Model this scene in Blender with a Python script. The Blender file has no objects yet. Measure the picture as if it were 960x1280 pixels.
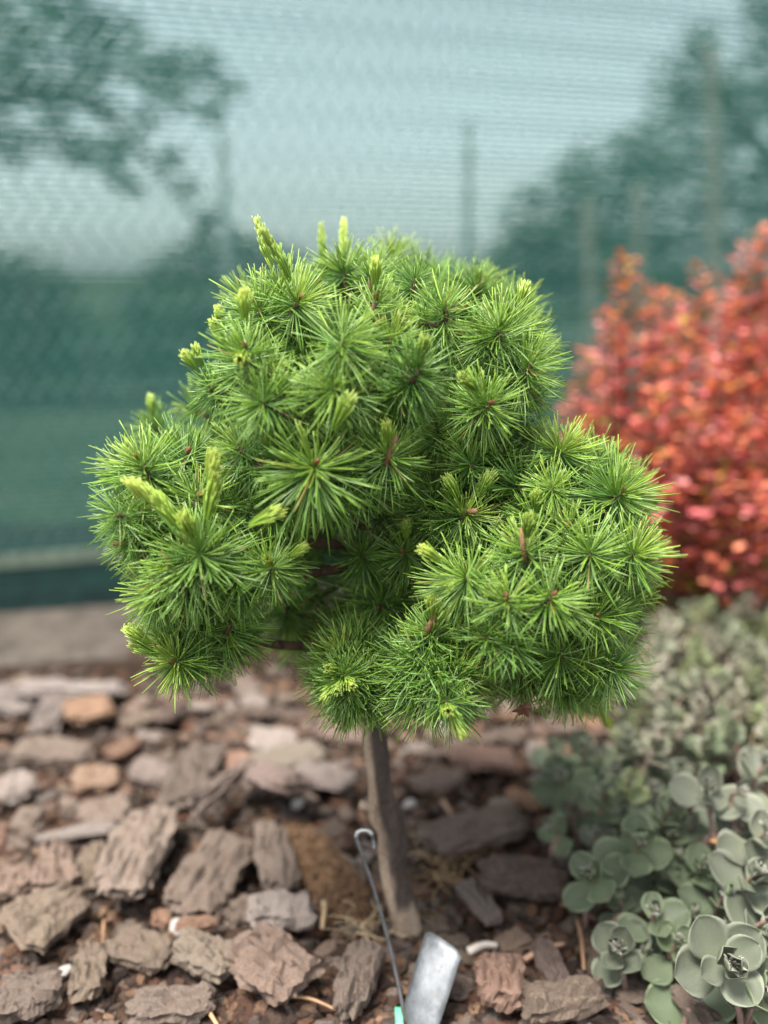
import bpy, bmesh, math, random
import numpy as np
from mathutils import Vector, Matrix, Quaternion, noise
PI = math.pi
R = math.radians
random.seed(7)
rng = np.random.default_rng(7)
scene = bpy.context.scene
COL = scene.collection

# ------------------------------------------------------------------ camera, sky, sun, exposure
CAM_H, PITCH, FPX = 0.55, R(14.0), 1200.0          # metres, radians, focal length in photo pixels (960 x 1280)
cam_d = bpy.data.cameras.new('camera')
cam = bpy.data.objects.new('camera', cam_d); COL.objects.link(cam)
cam.location = (0, 0, CAM_H); cam.rotation_euler = (PI/2 - PITCH, 0, 0)
cam_d.sensor_fit = 'VERTICAL'; cam_d.sensor_height = 36.0; cam_d.sensor_width = 27.0
cam_d.lens = FPX/1280*36.0
cam_d.clip_start = 0.02; cam_d.clip_end = 500
cam_d.dof.use_dof = True; cam_d.dof.focus_distance = 0.635
cam_d.dof.aperture_fstop = cam_d.lens/16.0          # a 16 mm pupil
cam_d.dof.aperture_blades = 0
scene.camera = cam

SUN_EL, SUN_AZ = R(68), R(222)                      # azimuth clockwise from +Y
w = bpy.data.worlds.new('World'); scene.world = w; w.use_nodes = True
nt = w.node_tree; nt.nodes.clear()
sky = nt.nodes.new('ShaderNodeTexSky'); sky.sky_type = 'NISHITA'; sky.sun_disc = False
sky.sun_elevation = SUN_EL; sky.sun_rotation = SUN_AZ
sky.air_density = 1.0; sky.dust_density = 1.5; sky.ozone_density = 1.0
bg = nt.nodes.new('ShaderNodeBackground'); bg.inputs['Strength'].default_value = 0.052
wo = nt.nodes.new('ShaderNodeOutputWorld')
veil = nt.nodes.new('ShaderNodeHueSaturation'); veil.inputs['Saturation'].default_value = .22   # thin white overcast
nt.links.new(sky.outputs[0], veil.inputs['Color']); nt.links.new(veil.outputs[0], bg.inputs[0]); nt.links.new(bg.outputs[0], wo.inputs[0])
sd = bpy.data.lights.new('sun', 'SUN'); sd.energy = 1.5; sd.angle = R(22); sd.color = (1, .955, .90)
sun = bpy.data.objects.new('sun', sd); COL.objects.link(sun)
sdir = Vector((math.sin(SUN_AZ)*math.cos(SUN_EL), math.cos(SUN_AZ)*math.cos(SUN_EL), math.sin(SUN_EL)))
sun.rotation_euler = sdir.to_track_quat('Z', 'Y').to_euler()
sun.location = sdir*5
vs = scene.view_settings
vs.view_transform = 'Standard'; vs.look = 'None'; vs.gamma = 1; vs.use_curve_mapping = False
vs.exposure = 2.75
scene.render.engine = 'CYCLES'
cy = scene.cycles
cy.max_bounces = 10; cy.diffuse_bounces = 3; cy.glossy_bounces = 2; cy.transmission_bounces = 3; cy.transparent_max_bounces = 24
cy.use_denoising = True
try: cy.denoiser = 'OPENIMAGEDENOISE'
except Exception: pass

# ------------------------------------------------------------------ helpers
cp, sp_ = math.cos(PITCH), math.sin(PITCH)
def ray(px, py):
    u, v = (px-480)/FPX, (640-py)/FPX
    return Vector((u, cp + v*sp_, -sp_ + v*cp))       # forward component 1
def at(px, py, zc):                                  # point at optical depth zc
    return Vector((0, 0, CAM_H)) + ray(px, py)*zc
def at_z(px, py, z):                                 # point at height z
    d = ray(px, py); return Vector((0, 0, CAM_H)) + d*((z-CAM_H)/d.z)
def at_y(px, py, y):
    d = ray(px, py); return Vector((0, 0, CAM_H)) + d*(y/d.y)

def tag(o, label=None, cat=None, group=None, kind=None):
    if label: o['label'] = label
    if cat: o['category'] = cat
    if group: o['group'] = group
    if kind: o['kind'] = kind
    return o
def empty(name, loc=(0, 0, 0)):
    o = bpy.data.objects.new(name, None); COL.objects.link(o); o.location = loc; o.empty_display_size = .02
    return o
def link(name, me, parent=None, loc=None):
    o = bpy.data.objects.new(name, me); COL.objects.link(o)
    if parent: o.parent = parent
    if loc is not None: o.location = loc
    return o
def mesh(name, V, F, mat=None, smooth=False, attrs=None):
    me = bpy.data.meshes.new(name)
    me.from_pydata([tuple(v) for v in V], [], [tuple(f) for f in F])
    if attrs:
        for k, a in attrs.items():
            at_ = me.attributes.new(k, 'FLOAT_COLOR', 'POINT')
            a = np.asarray(a, float)
            if a.shape[1] == 3: a = np.hstack([a, np.ones((len(a), 1))])
            at_.data.foreach_set('color', a.ravel().astype(np.float32))
    if smooth: me.polygons.foreach_set('use_smooth', [True]*len(me.polygons))
    if mat: me.materials.append(mat)
    me.update()
    return me
class Acc:                                           # collects pieces into one mesh
    def __init__(s): s.V = []; s.F = []; s.A = []
    def add(s, V, F, A=None):
        n = sum(len(v) for v in s.V)
        s.V.append(np.asarray(V, float)); s.F += [tuple(i+n for i in f) for f in F]
        s.A.append(np.asarray(A, float) if A is not None else np.zeros((len(V), 3)))
    def build(s, name, mat, smooth=False):
        return mesh(name, np.vstack(s.V), s.F, mat, smooth, {'col': np.vstack(s.A)})
def tube(pts, rad, sides=8, cap=True):
    pts = [Vector(p) for p in pts]; n = len(pts)
    rad = rad if hasattr(rad, '__len__') else [rad]*n
    V, F = [], []
    t0 = (pts[1]-pts[0]).normalized()
    nrm = t0.orthogonal().normalized()
    for i, p in enumerate(pts):
        t = (pts[min(i+1, n-1)]-pts[max(i-1, 0)]).normalized()
        nrm = (nrm - t*nrm.dot(t)).normalized(); b = t.cross(nrm)
        for k in range(sides):
            a = 2*PI*k/sides
            V.append(p + (nrm*math.cos(a)+b*math.sin(a))*rad[i])
    for i in range(n-1):
        for k in range(sides):
            k2 = (k+1) % sides
            F.append((i*sides+k, i*sides+k2, (i+1)*sides+k2, (i+1)*sides+k))
    if cap:
        F.append(tuple(range(sides))[::-1]); F.append(tuple((n-1)*sides+k for k in range(sides)))
    return V, F
def spline(pts, m=8):                                # Catmull-Rom through pts
    pts = [Vector(p) for p in pts]
    P = [pts[0]*2-pts[1]] + pts + [pts[-1]*2-pts[-2]]
    out = []
    for i in range(1, len(P)-2):
        for k in range(m):
            t = k/m; a, b, c, d = P[i-1], P[i], P[i+1], P[i+2]
            out.append(.5*((2*b)+(c-a)*t+(2*a-5*b+4*c-d)*t*t+(3*b-a-3*c+d)*t**3))
    out.append(pts[-1]); return out

class Mat:
    def __init__(s, name):
        s.m = bpy.data.materials.new(name); s.m.use_nodes = True
        s.t = s.m.node_tree; s.t.nodes.clear()
        s.out = s.n('ShaderNodeOutputMaterial')
    def n(s, typ, **kw):
        x = s.t.nodes.new(typ)
        for k, v in kw.items(): setattr(x, k, v)
        return x
    def l(s, a, b): s.t.links.new(a, b)
    def coord(s, which='Object'): return s.n('ShaderNodeTexCoord').outputs[which]
    def noise(s, vec, scale, detail=4, rough=.55, stretch=None):
        if stretch:
            mp = s.n('ShaderNodeMapping'); mp.inputs['Scale'].default_value = stretch
            s.l(vec, mp.inputs['Vector']); vec = mp.outputs[0]
        x = s.n('ShaderNodeTexNoise'); x.inputs['Scale'].default_value = scale
        x.inputs['Detail'].default_value = detail; x.inputs['Roughness'].default_value = rough
        s.l(vec, x.inputs['Vector']); return x.outputs['Fac']
    def ramp(s, fac, stops, interp='LINEAR'):
        x = s.n('ShaderNodeValToRGB'); cr = x.color_ramp; cr.interpolation = interp
        while len(cr.elements) < len(stops): cr.elements.new(.5)
        for e, (p, c) in zip(cr.elements, stops):
            e.position = p; e.color = (c[0], c[1], c[2], 1) if hasattr(c, '__len__') else (c, c, c, 1)
        s.l(fac, x.inputs['Fac']); return x.outputs['Color']
    def mix(s, a, b, fac=.5, blend='MIX'):
        x = s.n('ShaderNodeMix', data_type='RGBA', blend_type=blend)
        for i, v in ((0, fac), (6, a), (7, b)):
            if hasattr(v, 'links') or hasattr(v, 'is_linked'): s.l(v, x.inputs[i])
            elif hasattr(v, '__len__'): x.inputs[i].default_value = (*v[:3], 1)
            else: x.inputs[i].default_value = v
        return x.outputs[2]
    def bump(s, h, strength=.5, dist=.002, normal=None):
        x = s.n('ShaderNodeBump'); x.inputs['Strength'].default_value = strength; x.inputs['Distance'].default_value = dist
        s.l(h, x.inputs['Height'])
        if normal: s.l(normal, x.inputs['Normal'])
        return x.outputs[0]
    def bsdf(s, color, rough=.7, spec=.3, normal=None, metallic=0, rough_socket=None):
        x = s.n('ShaderNodeBsdfPrincipled')
        if hasattr(color, 'links') or hasattr(color, 'is_linked'): s.l(color, x.inputs['Base Color'])
        else: x.inputs['Base Color'].default_value = (*color, 1)
        x.inputs['Roughness'].default_value = rough; x.inputs['Specular IOR Level'].default_value = spec
        x.inputs['Metallic'].default_value = metallic
        if rough_socket: s.l(rough_socket, x.inputs['Roughness'])
        if normal: s.l(normal, x.inputs['Normal'])
        return x.outputs[0]
    def trans(s, color, sh, f):
        t = s.n('ShaderNodeBsdfTranslucent')
        if hasattr(color, 'links') or hasattr(color, 'is_linked'): s.l(color, t.inputs['Color'])
        else: t.inputs['Color'].default_value = (*color, 1)
        x = s.n('ShaderNodeMixShader'); x.inputs[0].default_value = f
        s.l(sh, x.inputs[1]); s.l(t.outputs[0], x.inputs[2]); return x.outputs[0]
    def done(s, sh):
        s.l(sh, s.out.inputs['Surface']); return s.m
    def attr(s, name='col'):
        x = s.n('ShaderNodeAttribute'); x.attribute_name = name; return x.outputs['Color']

def lift(c, k): return tuple(min(1, v*k) for v in c)

# materials --------------------------------------------------------
def mat_needle():
    M = Mat('larch_needle'); a = M.attr()
    oi = M.n('ShaderNodeObjectInfo')
    hsv = M.n('ShaderNodeHueSaturation'); M.l(a, hsv.inputs['Color'])
    rm = M.n('ShaderNodeMapRange'); M.l(oi.outputs['Random'], rm.inputs[0]); rm.inputs[3].default_value = .80; rm.inputs[4].default_value = 1.22
    M.l(rm.outputs[0], hsv.inputs['Value'])
    rh = M.n('ShaderNodeMapRange'); M.l(oi.outputs['Random'], rh.inputs[0]); rh.inputs[3].default_value = .512; rh.inputs[4].default_value = .492
    M.l(rh.outputs[0], hsv.inputs['Hue'])
    sh = M.bsdf(hsv.outputs[0], .30, .6)
    return M.done(M.trans(hsv.outputs[0], sh, .22))
def mat_attr(name, rough=.6, spec=.3, tr=0, bump=0, bscale=200):
    M = Mat(name); a = M.attr()
    nz = M.noise(M.coord(), bscale, 3)
    c = M.mix(a, M.ramp(nz, [(.3, .55), (.7, 1.25)]), .55, 'MULTIPLY')
    nrm = M.bump(nz, bump, .001) if bump else None
    sh = M.bsdf(c, rough, spec, nrm)
    return M.done(M.trans(c, sh, tr) if tr else sh)
def mat_bark(name, base, dark, scale=60, stretch=(1, 1, .25)):
    M = Mat(name); co = M.coord()
    n1 = M.noise(co, scale, 6, .65, stretch); n2 = M.noise(co, scale*4, 4, .6)
    c = M.ramp(n1, [(.3, dark), (.5, base), (.72, lift(base, 1.5))])
    c = M.mix(c, M.ramp(n2, [(.3, .6), (.7, 1.2)]), .6, 'MULTIPLY')
    h = M.mix(n1, n2, .35)
    return M.done(M.bsdf(c, .85, .2, M.bump(h, .8, .002)))
def mat_chip():
    M = Mat('bark_chip'); co = M.coord(); oi = M.n('ShaderNodeObjectInfo')
    off = M.n('ShaderNodeVectorMath', operation='ADD'); M.l(co, off.inputs[0])
    rv = M.n('ShaderNodeVectorMath', operation='SCALE'); rv.inputs[0].default_value = (7, 3, 5); M.l(oi.outputs['Random'], rv.inputs['Scale'])
    M.l(rv.outputs[0], off.inputs[1]); v = off.outputs[0]
    ridge = M.noise(v, 110, 6, .7, (.28, 1, 1)); fine = M.noise(v, 420, 4, .65); blot = M.noise(v, 32, 3, .6)
    col = oi.outputs['Color']
    grey = M.mix(col, (.27, .235, .205), .5)
    warm = M.mix(col, (.17, .085, .048), .45)
    c = M.mix(grey, warm, M.ramp(blot, [(.42, 0), (.60, 1)]))
    c = M.mix(col, c, .72); mid = M.noise(v, 75, 3, .6, (.5, 1, 1))
    c = M.mix(c, M.ramp(mid, [(.36, .38), (.5, 1), (.62, 1.45)]), .55, 'MULTIPLY')
    c = M.mix(c, M.ramp(ridge, [(.33, .45), (.5, .98), (.68, 1.4)]), .8, 'MULTIPLY')
    c = M.mix(c, M.ramp(fine, [(.32, .5), (.7, 1.3)]), .7, 'MULTIPLY')
    vor = M.n('ShaderNodeTexVoronoi'); vor.inputs['Scale'].default_value = 260; M.l(v, vor.inputs['Vector'])
    c = M.mix(c, (.45, .40, .35), M.ramp(vor.outputs['Distance'], [(.10, .45), (.2, 0)]))
    h = M.mix(ridge, fine, .35)
    return M.done(M.bsdf(c, .9, .18, M.bump(h, .55, .002)))
def mat_crumbs():
    M = Mat('bark_crumbs'); a = M.attr(); co = M.coord()
    f = M.noise(co, 350, 4, .65)
    c = M.mix(a, M.ramp(f, [(.3, .45), (.7, 1.4)]), .75, 'MULTIPLY')
    return M.done(M.bsdf(c, .9, .15, M.bump(f, .7, .002)))
def mat_soil(name, a, b, c_, scale=40, fine=300):
    M = Mat(name); co = M.coord()
    n1 = M.noise(co, scale, 6, .7); n2 = M.noise(co, fine, 4, .7)
    c = M.ramp(n1, [(.3, a), (.5, b), (.7, c_)])
    c = M.mix(c, M.ramp(n2, [(.3, .5), (.7, 1.4)]), .7, 'MULTIPLY')
    return M.done(M.bsdf(c, .95, .1, M.bump(M.mix(n1, n2, .5), .9, .006)))
def mat_sedum():
    M = Mat('sedum_leaf'); a = M.attr(); co = M.coord(); oi = M.n('ShaderNodeObjectInfo')
    c = M.mix(a, oi.outputs['Color'], 1.0, 'MULTIPLY')
    n1 = M.noise(co, 90, 4, .6); n2 = M.noise(co, 500, 3, .6)
    bloom = M.mix(c, (.215, .225, .20), M.ramp(n1, [(.40, .0), (.64, .65)]))      # waxy bloom, patchy
    c = M.mix(bloom, M.ramp(n2, [(.3, .8), (.7, 1.15)]), .5, 'MULTIPLY')
    sh = M.bsdf(c, .52, .35, M.bump(n2, .12, .001))
    return M.done(M.trans(c, sh, .12))
def mat_net():
    M = Mat('shade_net'); co = M.coord()
    n1 = M.noise(co, 3, 3); n2 = M.noise(co, 900, 2)
    c = M.ramp(n1, [(.3, (.024, .092, .080)), (.7, (.034, .124, .108))])
    sh = M.bsdf(c, .55, .3)
    sh = M.trans(M.mix(c, (.07, .32, .28), .5), sh, .35)
    tr = M.n('ShaderNodeBsdfTransparent'); tr.inputs[0].default_value = (.66, .965, .93, 1)
    x = M.n('ShaderNodeMixShader')
    x.inputs[0].default_value = .23
    M.l(sh, x.inputs[1]); M.l(tr.outputs[0], x.inputs[2])
    return M.done(x.outputs[0])
def mat_metal(name, col, rough, scale=60, spots=.25):
    M = Mat(name); co = M.coord()
    n = M.noise(co, scale, 5, .6); n2 = M.noise(co, scale*6, 4, .6, (1, .25, 1))
    c = M.mix(lift(col, .62), lift(col, 1.12), M.ramp(n, [(.36, 0), (.6, 1)]))
    c = M.mix(c, M.ramp(n2, [(.3, .75), (.7, 1.1)]), .5, 'MULTIPLY')
    n3 = M.noise(co, 240, 4, .7)
    c = M.mix(c, (.16, .11, .075), M.ramp(n3, [(.60, 0), (.70, .75)]))          # specks of dirt
    return M.done(M.bsdf(c, rough, .5, M.bump(n2, .25, .0006), metallic=.85))
def mat_plain(name, col, rough=.6, spec=.3, scale=80, tr=0):
    M = Mat(name); n = M.noise(M.coord(), scale, 5, .6)
    c = M.mix(lift(col, .7), lift(col, 1.25), M.ramp(n, [(.3, 0), (.7, 1)]))
    sh = M.bsdf(c, rough, spec, M.bump(n, .3, .002))
    return M.done(M.trans(c, sh, tr) if tr else sh)

NEEDLE = mat_needle()
BUD = mat_plain('bud_scales', (.17, .075, .035), .6, .3, 600)
TWIG = mat_bark('twig_bark', (.12, .080, .050), (.045, .030, .02), 150)
TRUNK = None
CHIP = mat_chip()
CRUMB = mat_crumbs()
SEDUM = mat_sedum()
SEDBUD = mat_attr('sedum_bud', .6, .3, .1)
BARB = mat_attr('barberry_leaf', .65, .12, .25)
BSTEM = mat_plain('barberry_stem', (.16, .06, .04))
LEAF = mat_attr('tree_leaf', .55, .3, .25)
FARBARK = mat_plain('far_bark', (.10, .085, .07), .9, .1, 20)
PALEBARK = mat_plain('pale_bark', (.25, .205, .16), .9, .1, 20)
STRAW = mat_attr('dry_straw', .7, .25, .15)

# ------------------------------------------------------------------ ground and soil
def terrain(x, y):
    return .006*noise.noise((x*6, y*6, 0)) + .004*noise.noise((x*15, y*15, 3))
def grid_sheet(name, x0, x1, y0, y1, nx, ny, zf, mat):
    V = []; F = []
    for j in range(ny+1):
        for i in range(nx+1):
            x = x0+(x1-x0)*i/nx; y = y0+(y1-y0)*j/ny
            V.append((x, y, zf(x, y)))
    for j in range(ny):
        for i in range(nx):
            a = j*(nx+1)+i; F.append((a, a+1, a+nx+2, a+nx+1))
    return link(name, mesh(name, V, F, mat, True))
SOIL = mat_soil('mulch_soil', (.014, .009, .006), (.032, .020, .014), (.06, .039, .028))
LAWN = mat_soil('meadow', (.020, .032, .018), (.035, .050, .028), (.075, .080, .05), 3, 40)
g = link('ground', mesh('ground', [(-200, -60, -.03), (200, -60, -.03), (200, 300, -.03), (-200, 300, -.03)], [(0, 1, 2, 3)], LAWN))
tag(g, kind='structure')
bed = grid_sheet('mulch_bed', -1.6, 2.2, -.3, 2.1, 110, 80, terrain, SOIL); tag(bed, kind='structure')

# fence line: base points read on the ground
NP = at_z(0, 775, 0); NQ = at_z(150, 755, 0)
ND = Vector((math.cos(R(17)), math.sin(R(17)), 0)); NN = Vector((ND.y, -ND.x, 0))   # along, and towards the camera
def net_pt(s, z, off=0): return Vector((NP.x, NP.y, 0)) + ND*s + NN*off + Vector((0, 0, z))

# bare grey soil strip along the net
GREYSOIL = mat_soil('bare_soil', (.045, .038, .031), (.082, .070, .058), (.125, .108, .09), 25, 220)
V = []; F = []
ns, nw = 90, 12
for i in range(ns+1):
    s = -1.0+3.4*i/ns
    wd = .27+.05*noise.noise((s*3, 1, 0))+.02*noise.noise((s*11, 5, 0))
    for j in range(nw+1):
        t = j/nw; p = net_pt(s, 0, -.06+wd*t)
        z = terrain(p.x, p.y)+.016*math.sin(PI*min(1, t*1.02+.0))**.6+.004*noise.noise((p.x*30, p.y*30, 2))
        V.append((p.x, p.y, z if t < 1 else z-.012))
for i in range(ns):
    for j in range(nw):
        a = i*(nw+1)+j; F.append((a, a+1, a+nw+2, a+nw+1))
o = link('bare_soil_strip', mesh('bare_soil_strip', V, F, GREYSOIL, True)); tag(o, kind='structure')

# ------------------------------------------------------------------ shade net
NET = mat_net()
NETDARK = mat_plain('net_hem', (.008, .028, .025), .6, .3, 30)
SEAM = mat_plain('net_seam', (.115, .150, .115), .8, .2, 40)
net = empty('shade_net', net_pt(0, 0)); tag(net, 'green woven shade net stretched upright behind the small larch', 'shade net')
S0, S1, HS = -1.3, 3.0, 1.55
def billow(s, z): return .018*noise.noise((s*1.1, z*1.4, 0)) + .006*noise.noise((s*4, z*3, 7))
A = Acc(); nseg = 44
def strip_mesh(z0, z1, s0, s1, nseg, off=0, thick=None):
    V = []; F = []
    for i in range(nseg+1):
        s = s0+(s1-s0)*i/nseg
        for z in (z0, z1): V.append(net_pt(s, z+.004*noise.noise((s*2.3, z*.8, 11)), billow(s, z)+off)-net.location)
    for i in range(nseg): a = i*2; F.append((a, a+2, a+3, a+1))
    return V, F
z = .112
while z < HS:                                        # the horizontal tapes of the weave
    V, F = strip_mesh(z, z+.0074, S0, S1, nseg); A.add(V, F); z += .0094
o = link('woven_tape', A.build('woven_tape', NET), net); tag(o, kind='stuff')
A = Acc()                                            # upright knitting yarns
s = S0
while s < S1:
    pts = [net_pt(s+.002*math.sin(zz*40), zz, billow(s, zz)+.001)-net.location for zz in np.linspace(.10, HS, 24)]
    V = []; F = []
    for p in pts: V += [p-ND*.0006, p+ND*.0006]
    for i in range(len(pts)-1): F.append((2*i, 2*i+1, 2*i+3, 2*i+2))
    A.add(V, F); s += .017
o = link('knit_yarn', A.build('knit_yarn', NET), net); tag(o, kind='stuff')
def slab(z0, z1, off, th, wob=.0):
    V = []; F = []; n = 44
    for i in range(n+1):
        s = S0+(S1-S0)*i/n; b = billow(s, z0)*.6+off; wz = wob*noise.noise((s*2.2, z0*9, 4))
        for (dz, do) in ((z0, b), (z0, b+th), (z1+wz, b+th), (z1+wz, b)): V.append(net_pt(s, dz, do)-net.location)
    for i in range(n):
        a = i*4
        for k in range(4): F.append((a+k, a+4+k, a+4+(k+1) % 4, a+(k+1) % 4))
    F += [(0, 1, 2, 3), (n*4+3, n*4+2, n*4+1, n*4)]
    return V, F
V, F = slab(-.02, .048, .004, .006); link('hem', mesh('hem', V, F, NETDARK), net)
V, F = slab(.0485, .088, .000, .005); link('hem_fold', mesh('hem_fold', V, F, mat_plain('hem_fold', (.009, .036, .031), .6, .3, 25)), net)
V, F = slab(.0885, .110, .003, .004, .004); link('seam_tape', mesh('seam_tape', V, F, SEAM), net)

# chain link fence just behind the net
cl = empty('chain_link_fence', net_pt(0, 0, -.30)); tag(cl, 'grey chain link fence seen faintly through the green net', 'fence')
WIRE = mat_metal('galvanised_wire', (.42, .45, .44), .5)
A = Acc(); d = .038
k = 0; s = -1.4
while s < 3.2:
    zs = np.arange(0.02, 1.62, d)
    pts = []
    for i, zz in enumerate(zs):
        ss = s + (d*.5 if (i % 2) else -d*.5)
        pts.append(net_pt(ss, zz, -.30+(.0012 if i % 2 else -.0012))-cl.location)
    V, F = tube(pts, .0030, 4, False); A.add(V, F); s += d
o = link('wire_mesh', A.build('wire_mesh', WIRE), cl); tag(o, kind='stuff')
for s in (-1.42, 3.22):
    V, F = tube([net_pt(s, 0, -.30)-cl.location, net_pt(s, 1.7, -.30)-cl.location], .02, 10)
    link('post', mesh('post', V, F, WIRE, True), cl)

# ------------------------------------------------------------------ things beyond the net
def leaf_cloud(A, center, rad, n, size, cols, squash=.8):
    c = Vector(center)
    for _ in range(n):
        v = Vector(rng.normal(size=3)).normalized()*(rad*random.random()**.45); v.z *= squash
        p = c+v
        if p.z < .02: continue
        q = Quaternion(Vector(rng.normal(size=3)).normalized(), random.uniform(0, 6.28))
        l = size*random.uniform(.7, 1.4); wd = l*.5
        P = [p+q@Vector(x) for x in ((0, -l/2, 0), (wd/2, 0, l*.08), (0, l/2, 0), (-wd/2, 0, l*.08))]
        col = np.array(random.choice(cols))*random.uniform(.7, 1.3)
        A.add(P, [(0, 1, 2, 3)], [col]*4)
GREENS = [(.035, .075, .030), (.05, .10, .035), (.07, .12, .05), (.03, .06, .03)]
def tree_at(name, label, clumps, Y, trunks, leaf=.05, dens=1.0, cat='tree', cols=GREENS, bark=None, group=None):
    """clumps: photo px, py, radius px; placed at real distance Y with a spread in depth."""
    base = at_y(trunks[0][0][0], 300, Y); base.z = 0
    t = empty(name, base); tag(t, label, cat, group)
    A = Acc()
    for (px, py, r) in clumps:
        yy = Y+random.uniform(-.5, .5)
        c = at_y(px, py, yy); rr = r/FPX*yy
        leaf_cloud(A, c-base, rr, int(dens*190*(r/50)**2), leaf*yy/6, cols)
    o = link('crown', A.build('crown', LEAF), t); tag(o, kind='stuff')
    for tr in trunks:
        pts = [at_y(px, py, Y)-base for (px, py) in tr[:-1]]
        r0, r1 = tr[-1]
        if tr is trunks[0]:
            pts = [Vector((0, 0, -.03))] + pts
        sp = spline(pts, 5); V, F = tube(sp, list(np.linspace(r0, r1, len(sp))), 8)
        link('trunk' if tr is trunks[0] else 'limb', mesh('limb', V, F, bark or FARBARK, True), t)
    return t
tree_at('leafy_tree', 'loose leafy tree with a slanting limb beyond the net, upper left',
        [(25, 45, 62), (95, 20, 45), (105, 105, 42), (10, 178, 40), (70, 172, 34), (115, 190, 30), (150, 215, 26), (190, 85, 40),
         (245, 85, 36), (215, 120, 26), (60, 135, 26), (130, 138, 22), (180, 150, 26), (20, 95, 30), (150, 185, 22), (95, 195, 22), (262, 140, 24), (285, 110, 22), (120, 60, 36), (35, 100, 26), (215, 200, 20), (235, 235, 18), (262, 275, 22), (165, 235, 16), (150, 45, 34), (-60, 100, 80), (-40, -60, 90), (60, -60, 70), (170, -50, 40)],
        5.2, [((-110, 330), (-70, 200), (-40, 60), (.10, .05)), ((-70, 150), (60, 120), (140, 150), (205, 225), (268, 300), (.030, .014)),
              ((-50, 120), (90, 105), (200, 85), (270, 90), (.022, .010))], .055, 1.9)
tree_at('broad_tree', 'broad dark tree mass beyond the net, above the red barberry',
        [(700, 270, 75), (770, 250, 70), (840, 200, 75), (900, 130, 65), (930, 220, 80), (870, 60, 30), (820, 310, 85), (910, 310, 90),
         (740, 340, 80), (660, 300, 45), (800, 200, 60), (855, 110, 50), (700, 330, 60), (780, 330, 70), (650, 350, 50), (990, 120, 90), (1040, 250, 110), (970, 30, 50), (665, 330, 55), (720, 215, 34), (1000, -40, 80), (650, 390, 60), (860, 400, 90), (960, 400, 90)],
        7.0, [((1010, 320), (1000, 180), (990, 20), (.16, .08)), ((1000, 240), (930, 160), (890, 90), (.07, .03))], .06, 1.25)
tree_at('pale_trunk', 'pale bare trunk standing beyond the net left of the barberry',
        [(725, 190, 30)], 5.6, [((737, 430), (738, 330), (733, 255), (.042, .030))], .05, .6, bark=PALEBARK)
tree_at('pale_trunk', 'short pale trunk beyond the net behind the barberry tip',
        [(800, 180, 26)], 5.9, [((798, 430), (800, 300), (797, 235), (.036, .028))], .05, .6, bark=PALEBARK)
tree_at('pale_trunk', 'tall pale trunk rising through the dark tree, upper right',
        [(885, 40, 26)], 6.0, [((893, 430), (890, 130), (887, 60), (.055, .035))], .05, .6, bark=PALEBARK)
def hedge(name, label, clumps, Y):
    base = at_y(clumps[len(clumps)//2][0], 300, Y); base.z = 0
    t = empty(name, base); tag(t, label, 'shrub')
    A = Acc()
    for (px, py, r) in clumps:
        yy = Y+random.uniform(-.25, .25); c = at_y(px, py, yy); rr = r/FPX*yy
        leaf_cloud(A, c-base, rr, int(520*(r/50)**2), .04*yy/5, GREENS, .9)
        leaf_cloud(A, Vector((c.x, c.y, c.z*.45))-base, rr, int(400*(r/50)**2), .04*yy/5, GREENS, .9)
    o = link('crown', A.build('crown', LEAF), t); tag(o, kind='stuff')
    for k in range(0, len(clumps), 2):
        c = at_y(clumps[k][0], clumps[k][1], Y)
        V, F = tube([Vector((c.x, c.y, -.03))-base, c-base], .02, 6); link('stem', mesh('stem', V, F, FARBARK), t)
hedge('round_shrub', 'dark rounded shrub beyond the net at the left edge', [(-60, 350, 70), (0, 350, 46), (40, 352, 42), (78, 385, 38), (20, 410, 60), (60, 430, 60), (110, 425, 40)], 4.2)
hedge('round_shrub', 'dark shrub beyond the net just left of the larch crown', [(172, 385, 36), (205, 350, 38), (245, 325, 40), (290, 318, 42), (335, 330, 40), (250, 400, 60), (370, 345, 36), (190, 420, 50)], 4.6)
hedge('round_shrub', 'low dark shrub beyond the net hidden mostly by the larch', [(430, 360, 40), (500, 365, 40), (570, 360, 40), (620, 345, 40)], 5.0)
STAKE = mat_plain('stake_wood', (.21, .24, .23), .8, .2, 20)
for (px, y0, lab) in ((277, 165, 'thin dark stake beyond the net over the left of the larch'), (586, 150, 'thin dark stake beyond the net over the middle of the larch')):
    p = at_y(px, y0, 2.9); b = Vector((p.x, p.y, 0))
    V, F = tube([Vector((0, 0, -.03)), Vector((.006, 0, p.z*.5)), Vector((0, 0, p.z))], [.013, .013, .012], 8)
    tag(link('garden_stake', mesh('garden_stake', V, F, STAKE, True), None, b), lab, 'stake', 'stakes beyond the net')

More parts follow.
